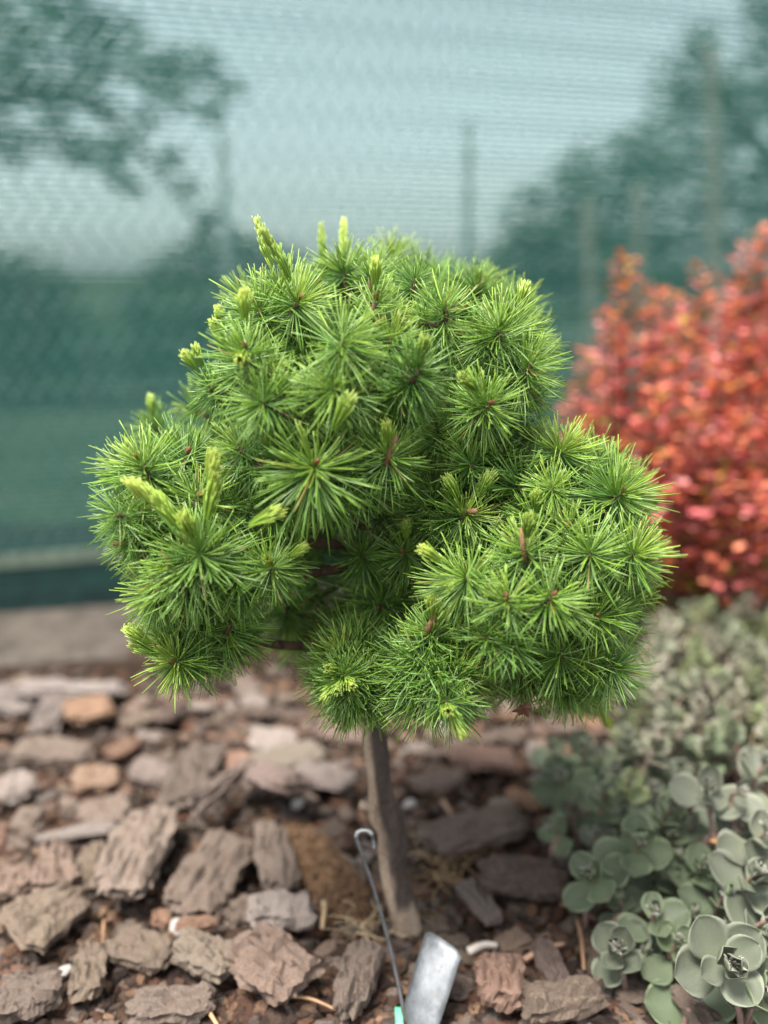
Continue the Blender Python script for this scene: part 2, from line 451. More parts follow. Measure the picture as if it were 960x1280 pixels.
# ------------------------------------------------------------------ bark chips
def chip_mesh(seed, peaked=0.0, n=20, m=12):
    rs = random.Random(seed); sx, sy = rs.uniform(0, 99), rs.uniform(0, 99)
    corner = [rs.uniform(.72, 1.0) for _ in range(12)]
    skew = rs.uniform(-.25, .25); taper = rs.uniform(-.3, .3)
    V = []; F = []
    layers = [(-.5, .90), (-.18, 1.0), (.10, .94), (.38, .98)]
    def outline(u, v, k):                            # unit square to an irregular slab
        x = u; y = v*(1+taper*u)+skew*u
        r = 1+.24*noise.noise((u*2.2+sx, v*2.2+sy, k*.7))+.12*noise.noise((u*6+sx, v*6+sy, k*2.1))
        return x*r, y*r
    # side rings
    per = []
    for i in range(n): per.append((-1+2*i/n, -1))
    for j in range(m): per.append((1, -1+2*j/m))
    for i in range(n): per.append((1-2*i/n, 1))
    for j in range(m): per.append((-1, 1-2*j/m))
    def sq(u, v):                                    # round the corners
        k = 1-.13*(abs(u)*abs(v))**2; return u*k, v*k
    NPER = len(per)
    def warp(x, y): return .22*noise.noise((x*1.2+sy, y*1.2+sx, 4))
    for li, (zl, sc) in enumerate(layers):
        for (u, v) in per:
            u2, v2 = sq(u, v); x, y = outline(u2*sc, v2*sc, li*1.3)
            j = 1+.05*noise.noise((u*9, v*9, li*5+sx))
            V.append((x*.5*j, y*.5*j, zl+warp(x, y)+.10*noise.noise((u*4+sx, v*4, li+sy))))
    for li in range(len(layers)-1):
        for i in range(NPER):
            k = (i+1) % NPER
            F.append((li*NPER+i, li*NPER+k, (li+1)*NPER+k, (li+1)*NPER+i))
    # top height field: ridges along x
    top0 = len(V)
    for j in range(1, m):
        for i in range(1, n):
            u, v = -1+2*i/n, -1+2*j/m
            u2, v2 = sq(u, v); x, y = outline(u2*.97, v2*.97, 3*1.3)
            rid = noise.noise((x*1.3+sx, y*5.5+sy, 2))*.34+noise.noise((x*4+sx, y*11+sy, 8))*.17
            rid += (.22 if noise.noise((x*1.6+sy, y*2.0+sx, 9)) > .12 else 0)     # a plate that has come off
            V.append((x*.5, y*.5, .46+rid+warp(x, y)+peaked*(1-abs(v))))
    def tid(i, j):
        if 0 < i < n and 0 < j < m: return top0+(j-1)*(n-1)+(i-1)
        b = (len(layers)-1)*NPER
        if j == 0: return b+i if i < n else b+n
        if i == n: return b+n+j
        if j == m: return b+n+m+(n-i)
        return b+(2*n+m+(m-j)) % NPER
    for j in range(m):
        for i in range(n): F.append((tid(i, j), tid(i+1, j), tid(i+1, j+1), tid(i, j+1)))
    F.append(tuple(range(NPER))[::-1])
    V = [(a, b, c*.9) for a, b, c in V]
    return mesh('bark_chip', V, F, CHIP, False)
CHIPS = [chip_mesh(100+i, peaked=random.choice([0, 0, .25, .5])) for i in range(22)]
PEAK = chip_mesh(77, .9)
GREY = (.235, .183, .146); DGREY = (.125, .093, .072); PINK = (.30, .205, .155); OLIVE = (.185, .142, .098)
RED = (.215, .105, .068); ORG = (.32, .165, .095); BRN = (.150, .088, .060); PALE = (.36, .31, .275); DARK = (.075, .050, .040); TAN = (.30, .20, .135)
CHIPCAT = 'bark chip'
placed = []
def put_chip(px, py, L, W, ang, col, label=None, th=None, lift_=0, tilt=None, group=None, me=None):
    a = R(ang); dx, dy = math.cos(a)*L/2, -math.sin(a)*L/2
    p0, p1 = at_z(px-dx, py-dy, .012), at_z(px+dx, py+dy, .012)
    q0, q1 = at_z(px+math.sin(a)*W/2, py+math.cos(a)*W/2, .012), at_z(px-math.sin(a)*W/2, py-math.cos(a)*W/2, .012)
    c = (p0+p1)/2; ld = (p1-p0); ln = ld.length
    yaw = math.atan2(ld.y, ld.x); nn = Vector((-math.sin(yaw), math.cos(yaw), 0))
    wd = abs((q1-q0).dot(nn)); wd = max(min(wd, ln*1.1), ln*.18)*.93
    return chip3(c.x, c.y, ln, wd, yaw, col, label, th, lift_, tilt, group, me)
def chip3(x, y, ln, wd, yaw, col, label=None, th=None, lift_=0, tilt=None, group=None, me=None):
    o = link('bark_chip', me or random.choice(CHIPS))
    th = th or min(.026, max(.006, .30*min(ln, wd)+.004))
    tx, ty = tilt if tilt else (random.uniform(-.22, .22), random.uniform(-.15, .15))
    o.scale = (ln*.88, wd*.86, th*.62)
    rot = Matrix.Rotation(yaw, 3, 'Z') @ Matrix.Rotation(tx, 3, 'X') @ Matrix.Rotation(ty, 3, 'Y')
    o.rotation_euler = rot.to_euler()
    o.location = (x, y, terrain(x, y)+th*.45+.5*wd*abs(math.sin(tx))*.7+.5*ln*abs(math.sin(ty))*.7+lift_+(.004 if ln > .04 else 0))
    k = random.uniform(.40, .88); o.color = (col[0]*k, col[1]*k, col[2]*k, 1)
    tag(o, label, CHIPCAT, group or 'bark chips of the mulch')
    placed.append((x, y, max(ln, wd)))
    return o
HAND = [
 (172, 1098, 150, 78, 62, GREY, 'large ridged grey bark slab lying slantwise in the left of the mulch', .028, .014),
 (263, 1112, 120, 80, 62, DGREY, 'dark grey bark slab just right of the large ridged slab', .024, .008),
 (62, 1158, 118, 58, 28, OLIVE, 'brown and grey bark slab left of the foot of the large ridged slab', .020, .004),
 (70, 1098, 66, 62, 80, PINK, 'pinkish grey blunt bark chunk near the left edge', .026, .002),
 (115, 1090, 62, 40, 75, OLIVE, 'olive grey chip wedged left of the large ridged slab', .018, 0),
 (14, 1108, 60, 52, 60, PINK, 'pinkish rounded chip cut by the left edge', .020, 0),
 (14, 1155, 50, 44, 10, TAN, 'tan bark lump at the left edge below the pinkish chip', .022, 0),
 (345, 1085, 84, 60, 100, GREY, 'lumpy grey chip beside the orange fibre patch', .026, .004),
 (352, 1160, 92, 44, 8, PALE, 'pale topped bark chip with dark underside left of the straw', .026, .010),
 (300, 1140, 50, 40, 30, GREY, 'small grey chip against the pale topped chip', .018, 0),
 (178, 1195, 86, 58, -20, OLIVE, 'olive brown flat chip below the large ridged slab', .022, .004),
 (258, 1210, 90, 58, -12, (.26, .215, .16), 'smooth olive chip with a pale broken edge above the bottom middle', .024, .006),
 (248, 1172, 64, 16, 3, ORG, 'narrow orange bark sliver above the smooth olive chip', .010, .014),
 (205, 1146, 36, 22, 10, ORG, 'small orange chip under the dark grey slab', .012, .004),
 (342, 1232, 100, 84, -38, PINK, 'pale pinkish bark chunk near the bottom, left of the wire', .032, .008),
 (446, 1243, 92, 56, 72, GREY, 'pale grey bark chunk left of the metal tag', .028, .006),
 (112, 1225, 76, 52, 82, OLIVE, 'olive brown upright chip near the bottom left', .022, .004),
 (40, 1258, 92, 56, 8, GREY, 'rough grey slab in the bottom left corner', .024, .004),
 (215, 1266, 118, 46, 4, GREY, 'rugged grey brown slab cut by the bottom edge', .022, .002),
 (625, 1250, 66, 74, 80, (.30, .17, .12), 'reddish rough bark chunk right of the metal tag', .034, .004),
 (702, 1268, 120, 46, 6, (.23, .17, .12), 'coarse brown bark chunk cut by the bottom edge right of the reddish chunk', .026, .004),
 (590, 1062, 138, 58, 26, (.20, .155, .13), 'ridged grey brown slab behind the trunk', .024, .008),
 (652, 1112, 124, 54, -4, DARK, 'dark brown slab between the trunk and the sedum', .022, .004),
 (600, 1132, 80, 32, -48, (.20, .165, .15), 'narrow grey sliver slanting down right of the trunk', .014, .004),
 (276, 1022, 118, 26, 38, (.22, .17, .145), 'dark edged chip tilted up on its side above the dark grey slab', .030, .016),
 (340, 1008, 96, 58, -35, (.24, .175, .155), 'pinkish brown chip leaning against the tilted chip', .020, .014),
 (238, 985, 92, 66, 55, (.155, .125, .105), 'dark grey brown lump left of the leaning pinkish chip', .030, .006),
 (352, 957, 108, 30, 14, (.25, .22, .17), 'flat olive grey chip in the middle distance left of the trunk', .016, .006),
 (296, 957, 46, 36, 20, (.40, .22, .15), 'orange pink chip touching the flat olive grey chip', .018, .004),
 (342, 930, 66, 28, 4, PALE, 'pale grey flat chip behind the flat olive grey chip', .014, .004),
 (405, 978, 88, 46, -10, (.33, .28, .255), 'pale grey lump just left of the trunk', .015, .002),
 (112, 902, 66, 34, 14, (.36, .20, .11), 'bright orange tan chip far back on the left', .020, .012),
 (72, 943, 94, 36, -8, GREY, 'grey chip lying before the bright orange tan chip', .022, .002),
 (62, 905, 50, 40, 60, (.25, .215, .20), 'upright grey chip beside the bright orange tan chip', .026, 0),
 (18, 990, 58, 46, 20, PALE, 'pale grey chip at the left edge in the middle distance', .022, .004),
 (120, 978, 64, 24, 8, (.30, .19, .12), 'tan bark sliver left of the dark grey lump', .014, .006),
 (190, 968, 52, 32, -15, (.38, .31, .28), 'pale pinkish chip left of the dark grey brown lump', .016, .004),
 (130, 1022, 76, 40, 4, (.205, .155, .125), 'brown grey chip above the large ridged slab', .020, .002),
 (92, 1052, 112, 18, 3, (.24, .215, .195), 'long thin grey strip above the pinkish grey chunk', .010, .006),
 (88, 874, 150, 28, 3, (.27, .24, .225), 'long flat grey slab at the far edge of the mulch, left', .022, .002),
 (15, 884, 70, 30, 0, (.23, .205, .19), 'grey slab at the far left edge of the mulch', .022, 0),
 (602, 958, 96, 44, 0, (.22, .115, .085), 'large red brown chip behind the trunk under the crown', .018, .002),
 (548, 985, 70, 34, 20, (.24, .17, .14), 'brown chip between the trunk and the red brown chip', .018, 0),
 (640, 1178, 46, 34, 20, TAN, 'tan chip between the metal tag and the sedum', .016, .002),
 (690, 1215, 70, 34, -60, (.12, .085, .075), 'dark chip in front of the sedum near the bottom', .016, .002),
 (560, 1230, 70, 36, -20, (.13, .095, .08), 'dark chip hidden partly behind the metal tag', .014, 0),
 (430, 915, 80, 30, 0, (.33, .215, .18), 'pinkish chip far back left of the trunk top', .018, 0),
]
TILT = {24: (1.0, .1), 25: (-.35, -.2), 0: (.10, .06), 8: (-.15, .05), 14: (.2, .05)}
for i, (px, py, L, W, a, c, lab, th, lf) in enumerate(HAND):
    put_chip(px, py, L, W, a, c, lab, th, lf, TILT.get(i), None, PEAK if i == 25 else None)
NHAND = len(placed)
KINDS_ = [('grey', [GREY, DGREY, PALE], .40), ('brown', [BRN, OLIVE, DARK], .32), ('reddish', [RED, PINK], .20), ('tan orange', [ORG, TAN], .08)]
nfill = 0; tries = 0; used_labels = set()
while nfill < 248 and tries < 9000:
    tries += 1
    py = 860+420*random.random()**.9; px = random.uniform(-20, 900)
    if px > 760 and py < 1120: continue
    p = at_z(px, py, .01)
    if (Vector((p.x, p.y, 0))-Vector((NP.x, NP.y, 0))).dot(NN) < .17: continue
    sz = random.choice([.022, .028, .035, .045, .055])*random.uniform(.85, 1.2)
    if any((p.x-x)**2+(p.y-y)**2 < ((l*.50 if i < NHAND else l*.36)+sz*.34)**2 for i, (x, y, l) in enumerate(placed)): continue
    if 340 < px < 520 and 1010 < py < 1190 and sz > .03: continue     # the fibre patch and the trunk foot
    if abs(px-500) < 36 and py > 1120: continue
    r = random.random(); acc = 0
    for kn, cols, wt in KINDS_:
        acc += wt
        if r <= acc: break
    size = 'small' if sz < .036 else 'medium'; asp = random.uniform(.4, .85)
    shape = 'narrow' if asp < .52 else ('oblong' if asp < .70 else 'stubby')
    label = None
    for (dd, rx, ry, rl) in sorted((math.hypot(px-h[0], (py-h[1])*1.6), h[0], h[1], h[6]) for h in HAND)[:6]:
        dx, dy = px-rx, (py-ry)*1.6
        way = ('right of' if dx > 0 else 'left of') if abs(dx) > abs(dy) else ('in front of' if dy > 0 else 'behind')
        ref = ' '.join(rl.split()[:9])
        for cut in (' lying ', ' wedged ', ' touching ', ' leaning ', ' tilted ', ' cut ', ' beside ', ' slanting ', ' above ', ' below ', ' against ', ' just ', ' left of ', ' right of ', ' behind ', ' at ', ' near ', ' far ', ' between ', ' under ', ' in ', ' hidden '):
            ref = ref.split(cut)[0] if len(ref.split(cut)[0].split()) > 2 else ref
        for close in ('close', 'set apart'):
            if (close == 'close') != (dd < 75): continue
            t_ = ' '.join(f'{size} {shape} {kn} chip {close} {way} the {ref}'.split()[:16])
            if t_ not in used_labels: label = t_; break
        if label: break
    if label is None: label = f'{size} {shape} {kn} bark chip among the loose mulch'
    used_labels.add(label)
    chip3(p.x, p.y, sz, sz*asp, random.uniform(0, 6.28), random.choice(cols), label, None, 0, (random.uniform(-.3, .3), random.uniform(-.3, .3)), 'loose bark chips between the big ones')
    nfill += 1

# crumbs of bark under and between the chips: one mass
A = Acc(); 
ccols = [(.060, .036, .025), (.085, .045, .030), (.045, .030, .022), (.13, .10, .082), (.14, .085, .055), (.030, .020, .016), (.085, .066, .054)]
def crumb(x, y, l, wd, h, col, lift_=0):
    yaw = random.uniform(0, 6.28); n = random.choice([5, 6, 7]); q = Matrix.Rotation(yaw, 3, 'Z') @ Matrix.Rotation(random.uniform(-.5, .5), 3, 'X') @ Matrix.Rotation(random.uniform(-.4, .4), 3, 'Y')
    P = []
    c = Vector((x, y, terrain(x, y)+h*.3+lift_))
    for zz, sc in ((-.5, .9), (.1, 1.0), (.5, .72)):
        for k in range(n):
            a = 2*PI*k/n; rr = sc*random.uniform(.75, 1.15)*.5
            P.append(c+q@Vector((math.cos(a)*l*rr, math.sin(a)*wd*rr, zz*h*random.uniform(.8, 1.2))))
    F = [tuple(range(n))[::-1], tuple(2*n+k for k in range(n))]
    for lv in range(2):
        for k in range(n): F.append((lv*n+k, lv*n+(k+1) % n, (lv+1)*n+(k+1) % n, (lv+1)*n+k))
    A.add(P, F, [np.array(col)*random.uniform(.65, 1.3)]*len(P))
def in_fibre(px, py): return ((px-400)/85)**2+((py-1090)/110)**2 < 1
for _ in range(12000):
    py = 835+470*random.random()**.85; px = random.uniform(-60, 1020)
    p = at_z(px, py, .005)
    if (p-Vector((NP.x, NP.y, 0))).dot(NN) < .15 and random.random() < .97: continue
    if in_fibre(px, py) and random.random() < .8: continue
    l = .004+.021*random.random()**1.7
    crumb(p.x, p.y, l, l*random.uniform(.3, .8), l*random.uniform(.2, .5), random.choice(ccols), random.uniform(-.001, .004))
tb_ = at_z(513, 1172, 0)
for _ in range(420):                                 # soil and crumbs gathered at the trunk foot
    a = random.uniform(0, 6.28); rr = .012+.03*random.random()**1.5; l = .002+.007*random.random()**2
    crumb(tb_.x+math.cos(a)*rr, tb_.y+math.sin(a)*rr, l, l*.6, l*.4, random.choice(ccols), max(0, .006-(rr-.012)*.4))
for _ in range(2600):                                # coarser cover around, outside the view
    x, y = random.uniform(-1.2, 1.6), random.uniform(.1, 1.9); l = .012+.032*random.random()**1.5
    p = Vector((x, y, 0))
    if (p-Vector((NP.x, NP.y, 0))).dot(NN) < .2: continue
    crumb(x, y, l, l*.6, l*.35, random.choice(ccols))
o = link('bark_crumbs', A.build('bark_crumbs', CRUMB)); tag(o, 'fine broken bark and crumbs covering the mulch bed', 'mulch', kind='stuff')

# white pebbles and pale curls
PEB = mat_plain('white_pebble', (.34, .315, .29), .7, .3, 200)
def pebble(px, py, r, lab):
    p = at_z(px, py, .008); bm = bmesh.new(); bmesh.ops.create_icosphere(bm, subdivisions=3, radius=1)
    s_ = random.random()*50
    for v in bm.verts: v.co *= 1+.22*noise.noise(v.co*1.3+Vector((s_, 0, 0))); v.co = Vector((v.co.x*r, v.co.y*r*.75, v.co.z*r*.6))
    me = bpy.data.meshes.new('pebble'); bm.to_mesh(me); bm.free(); me.materials.append(PEB)
    me.polygons.foreach_set('use_smooth', [True]*len(me.polygons))
    o = link('pebble', me, None, (p.x, p.y, p.z+r*.4)); o.rotation_euler = (0, 0, random.random()*6); tag(o, lab, 'pebble', 'white pebbles in the mulch')
pebble(226, 1163, .011, 'white pebble above the narrow orange bark sliver')
pebble(82, 1218, .007, 'tiny white pebble near the bottom left')
pebble(372, 1008, .008, 'pale pebble at the top of the orange fibre patch')
pebble(512, 1008, .008, 'pale pebble just right of the trunk')
pebble(188, 1247, .005, 'tiny cream pebble above the rugged slab at the bottom')

# orange coir-like fibre patch left of the trunk
A = Acc(); fc = at_z(402, 1085, .01)
FIB = mat_attr('coir_fibre', .9, .1, 0)
V = []; F = []; nr, na = 14, 40
axis_u = (at_z(455, 1160, 0)-at_z(360, 1030, 0)); alen = axis_u.length; axis_u.normalize(); axis_v = Vector((-axis_u.y, axis_u.x, 0))
def fibre_h(ru): return .020*max(0, 1-ru*ru)
V.append((fc.x, fc.y, .022)); 
for i in range(1, nr+1):
    for k in range(na):
        a = 2*PI*k/na; ru = i/nr; e = 1+.22*noise.noise((math.cos(a)*1.7, math.sin(a)*1.7, 5))
        p = fc+axis_u*(math.cos(a)*alen*.62*ru*e)+axis_v*(math.sin(a)*.036*ru*e)
        V.append((p.x, p.y, terrain(p.x, p.y)+fibre_h(ru)+.0035*noise.noise((p.x*90, p.y*90, 1))+.002*noise.noise((p.x*260, p.y*260, 4))-(.006 if i == nr else 0)))
for k in range(na): F.append((0, 1+k, 1+(k+1) % na))
for i in range(nr-1):
    for k in range(na): F.append((1+i*na+k, 1+(i+1)*na+k, 1+(i+1)*na+(k+1) % na, 1+i*na+(k+1) % na))
A.add(V, F, [(.16, .095, .055)]*len(V))
for _ in range(1500):
    a = random.uniform(0, 6.28); ru = random.random()**.5
    p = fc+axis_u*(math.cos(a)*alen*.62*ru)+axis_v*(math.sin(a)*.036*ru); p.z = terrain(p.x, p.y)+fibre_h(ru)+.001
    d = Vector((random.gauss(0, 1), random.gauss(0, 1), random.uniform(.0, .6))).normalized()*random.uniform(.002, .006)
    sd_ = d.cross(Vector((0, 0, 1))).normalized()*.0004
    A.add([p-sd_, p+sd_, p+d+sd_, p+d-sd_], [(0, 1, 2, 3)], [np.array((.21, .125, .070))*random.uniform(.6, 1.35)]*4)
keep_A = A
for _ in range(1500):
    a = random.uniform(0, 6.28); ru = random.random()**.5*1.12
    p = fc+axis_u*(math.cos(a)*alen*.62*ru)+axis_v*(math.sin(a)*.036*ru)
    l = .0015+.0045*random.random()**2
    crumb(p.x, p.y, l, l*random.uniform(.6, 1), l*.6, random.choice([(.20, .12, .07), (.15, .09, .052), (.24, .15, .09), (.11, .07, .045)]), fibre_h(min(1, ru))+.001)
o = link('fibre_patch', A.build('fibre_patch', FIB)); tag(o, 'patch of crumbly orange brown fibre left of the trunk', 'coir fibre', kind='stuff')

# dry straw: curls at the trunk foot
def straw(A, p0, L, yaw, curl, rise, wd, col):
    pts = []; a = yaw; p = Vector(p0); el = rise
    for k in range(9):
        pts.append(p.copy()); p = p+Vector((math.cos(a)*math.cos(el), math.sin(a)*math.cos(el), math.sin(el)))*(L/8)
        a += curl/8; el -= (rise+.25)/6
        p.z = max(p.z, .006)
    V = []; F = []
    for i, q in enumerate(pts):
        t = (pts[min(i+1, 8)]-pts[max(i-1, 0)]).normalized(); sd_ = t.cross(Vector((0, 0, 1))).normalized()*wd*(1-.7*i/8)
        u = Vector((0, 0, wd*.5))
        V += [q-sd_, q+u, q+sd_]
    for i in range(8):
        for k in range(2): F.append((i*3+k, i*3+k+1, i*3+3+k+1, i*3+3+k))
    A.add(V, F, [np.array(col)*random.uniform(.8, 1.2)]*len(V))
def straw_thing(name, px, py, n, spread, lab, lmin=.03, lmax=.07, wd=.0022, col=(.50, .37, .20)):
    A = Acc(); c = at_z(px, py, .012); e = Vector((c.x, c.y, 0))
    for _ in range(n):
        straw(A, Vector((random.gauss(0, spread), random.gauss(0, spread), .010+random.random()*.012)), random.uniform(lmin, lmax), random.uniform(0, 6.28), random.gauss(0, 1.3), random.uniform(.1, .9), wd*random.uniform(.6, 1.2), col)
    o = link(name, A.build(name, STRAW), None, e); tag(o, lab, 'dry grass')
straw_thing('dry_grass_tuft', 556, 1090, 34, .013, 'curled yellow dry grass right of the trunk foot', .02, .06, .0010, (.30, .21, .11))
straw_thing('dry_grass_tuft', 455, 1165, 30, .010, 'pale frayed straw beside the wire, left of the trunk foot', .010, .036, .0009, (.42, .32, .20))
straw_thing('dry_grass_tuft', 520, 1140, 12, .008, 'olive dry grass hugging the base of the trunk', .012, .03, .0011, (.22, .16, .07))
def stick(px0, py0, px1, py1, r, col, lab, z=.014):
    a, b = at_z(px0, py0, z), at_z(px1, py1, z+.004); m_ = (a+b)/2; base = Vector((m_.x, m_.y, 0))
    sp = spline([a-base, m_-base+Vector((.001, .002, .002)), b-base], 5)
    V, F = tube(sp, list(np.linspace(r, r*.6, len(sp))), 6)
    tag(link('twig', mesh('twig', V, F, mat_plain('twig_wood', col), True), None, base), lab, 'twig', 'twigs lying on the mulch')
stick(236, 1246, 272, 1282, .0024, (.50, .30, .16), 'orange twig slanting near the bottom left')
stick(722, 1150, 730, 1212, .0022, (.34, .20, .12), 'short brown twig before the sedum')
stick(655, 1200, 705, 1180, .0028, (.40, .25, .17), 'tan twig right of the metal tag')
stick(552, 1000, 575, 1045, .0026, (.34, .22, .15), 'thin brown twig behind the trunk')
stick(405, 1128, 402, 1160, .0028, (.55, .40, .23), 'short straw coloured twig on the orange fibre patch')
stick(585, 1190, 622, 1182, .004, (.52, .46, .40), 'pale curled wood sliver right of the metal tag')
stick(130, 1150, 122, 1212, .0014, (.30, .18, .10), 'thin brown stem near the bottom left')
stick(700, 1130, 745, 1150, .002, (.26, .15, .10), 'thin reddish twig at the edge of the sedum')
stick(350, 1245, 420, 1262, .0016, (.36, .22, .12), 'thin brown stem beside the pale pinkish chunk')

# ------------------------------------------------------------------ wire hook, metal tag, green tie
wp = [at_z(508, 1290, .004), at_z(490, 1195, .050), at_z(470, 1120, .092), at_z(456, 1078, .116), at_z(445, 1046, .134)]
ztop = wp[-1]
def px_at(px, py, z): return at_z(px, py, z)
hook = [px_at(447, 1041, .137), px_at(453, 1038, .139), px_at(461, 1039, .139), px_at(465, 1043, .137), px_at(467, 1051, .132), px_at(468, 1062, .127)]
base = Vector((wp[0].x, wp[0].y, 0))
sp = spline([p-base for p in [Vector((wp[0].x+.001, wp[0].y-.01, -.05))]+wp+hook], 7)
WIREM = mat_metal('grey_wire', (.15, .15, .15), .5, 150)
wh = empty('wire_stake', base); tag(wh, 'thin grey metal wire with a bent hook top standing before the trunk', 'wire')
V, F = tube(sp, .0016, 8); link('wire', mesh('wire', V, F, WIREM, True), wh)
hk = spline([p-base for p in [wp[-1]]+hook[:4]], 6)
V, F = tube(hk, .00185, 8); link('hook_sleeve', mesh('hook_sleeve', V, F, mat_metal('bright_hook', (.50, .50, .50), .5), True), wh)
# tag: a thin bent aluminium plate standing on the mulch and leaning back
ta, tb = at_z(533, 1160, .062), at_z(578, 1190, .060)
td, tc = at_z(508, 1246, .026), at_z(552, 1272, .024)
te, tf = at_z(500, 1300, -.004), at_z(532, 1330, -.004)
TAGM = mat_metal('aluminium_tag', (.25, .265, .275), .60, 45)
tb0 = Vector((td.x, td.y, 0)); V = []; F = []
L_ = [ta, td, te]; R_ = [tb, tc, tf]
rows = 16; colsn = 8
lp, rp = spline(L_, 8), spline(R_, 8)
nrm = (tb-ta).cross(td-ta).normalized(); nrm = nrm if nrm.y < 0 else -nrm
for side in (0, 1):
    for i in range(len(lp)):
        for j in range(colsn+1):
            t = j/colsn; p = lp[i].lerp(rp[i], t)
            if i == 0: p = p + (td-ta).normalized()*.0035*(max(0, .16-t)/.16+max(0, t-.84)/.16)     # clipped corners
            p = p + nrm*(.0035*math.sin(PI*t)+.0012*noise.noise((i*.4, t*3, 2))) - nrm*(.0009*side)
            V.append(p-tb0)
nv = len(lp)*(colsn+1)
for i in range(len(lp)-1):
    for j in range(colsn):
        a = i*(colsn+1)+j; F.append((a, a+1, a+colsn+2, a+colsn+1)); F.append((nv+a, nv+a+colsn+1, nv+a+colsn+2, nv+a+1))
edge = [j for j in range(colsn+1)]+[i*(colsn+1)+colsn for i in range(1, len(lp))]+[(len(lp)-1)*(colsn+1)+j for j in range(colsn-1, -1, -1)]+[i*(colsn+1) for i in range(len(lp)-2, 0, -1)]
for i in range(len(edge)):
    a, b = edge[i], edge[(i+1) % len(edge)]; F.append((a, nv+a, nv+b, b))
tag(link('plant_tag', mesh('plant_tag', V, F, TAGM, True), None, tb0), 'blank scuffed aluminium plant tag leaning in the mulch by the wire', 'plant tag')
ga, gb = at_z(503, 1255, .018), at_z(505, 1292, .006); gbase = Vector((ga.x, ga.y, 0))
V = []; F = []
for p in (ga, ga.lerp(gb, .5), gb):
    for dx, dy in ((-.0028, 0), (.0028, 0), (.0028, .0012), (-.0028, .0012)): V.append(p-gbase+Vector((dx-.003, dy-.004, 0)))
for i in range(2):
    for k in range(4): F.append((i*4+k, i*4+(k+1) % 4, i*4+4+(k+1) % 4, i*4+4+k))
F += [(3, 2, 1, 0), (8, 9, 10, 11)]
tag(link('plastic_strip', mesh('plastic_strip', V, F, mat_plain('green_plastic', (.03, .33, .17), .4, .5)), None, gbase), 'short bright green plastic strip at the foot of the wire', 'strip')

# ------------------------------------------------------------------ the dwarf larch
TB = at_z(513, 1172, 0); TY = TB.y
TT = at_y(468, 925, TY-.01); TT2 = at_y(455, 800, TY); TT3 = at_y(470, 640, TY)
LB = Vector((TB.x, TB.y, 0))
larch = empty('larch_tree', LB)
tag(larch, 'small grafted larch with a dense green mop head on a thin leaning trunk', 'larch')
def mat_trunk():
    M = Mat('larch_trunk'); co = M.coord()
    n1 = M.noise(co, 45, 6, .7, (1, 1, .22)); n2 = M.noise(co, 260, 4, .6)
    c = M.ramp(n1, [(.30, (.16, .115, .08)), (.48, (.40, .30, .215)), (.70, (.55, .45, .34))])
    shade_col = M.ramp(n1, [(.3, (.045, .033, .027)), (.7, (.12, .095, .08))])
    xyz = M.n('ShaderNodeSeparateXYZ'); nn = M.n('ShaderNodeNewGeometry'); M.l(nn.outputs['Normal'], xyz.inputs[0])
    c = M.mix(c, shade_col, M.attr())                       # trunk's shaded right side painted in as darker bark
    c = M.mix(c, M.ramp(n2, [(.3, .6), (.7, 1.25)]), .6, 'MULTIPLY')
    return M.done(M.bsdf(c, .85, .2, M.bump(M.mix(n1, n2, .4), 1.0, .004)))
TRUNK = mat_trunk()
tp = [p-LB for p in (TB+Vector((.001, 0, -.03)), TB, TB.lerp(TT, .35)+Vector((-.004, 0, 0)), TB.lerp(TT, .55)+Vector((.000, 0, 0)), TB.lerp(TT, .72)+Vector((-.003, 0, 0)), TT, TT2, TT3)]
sp = spline(tp, 8); n = len(sp)
rad = []
for i in range(n):
    t = i/(n-1)
    r = .0120-.0032*t+.0016*math.exp(-((t-.22)*16)**2)+.0012*math.exp(-((t-.36)*22)**2)+.004*math.exp(-(t*12)**2)+.0030*math.exp(-((t-.50)*14)**2)+.0016*noise.noise((t*9, 1, 1))
    if t > .72: r *= 1-.55*(t-.72)/.28
    rad.append(r)
V, F = tube(sp, rad, 18)
V = [Vector(v) for v in V]; att = []
for i in range(n):
    for k in range(18):
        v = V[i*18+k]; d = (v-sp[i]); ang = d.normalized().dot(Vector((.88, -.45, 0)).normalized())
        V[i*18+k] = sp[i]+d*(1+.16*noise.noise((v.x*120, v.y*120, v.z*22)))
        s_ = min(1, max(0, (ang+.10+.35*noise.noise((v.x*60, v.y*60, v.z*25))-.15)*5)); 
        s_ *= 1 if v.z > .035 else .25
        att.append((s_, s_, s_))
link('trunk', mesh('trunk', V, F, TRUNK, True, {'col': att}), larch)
kn = at_y(465, 1008, TY-.012)-LB                       # pruned knot on the trunk
V, F = tube(spline([kn+Vector((.008, .006, -.002)), kn, kn+Vector((-.009, -.004, .004))], 4), [.005]*3+[.0045]*3+[.0038]*3, 8)
link('knot', mesh('knot', V, F, mat_plain('knot_wood', (.46, .36, .26)), True), larch)

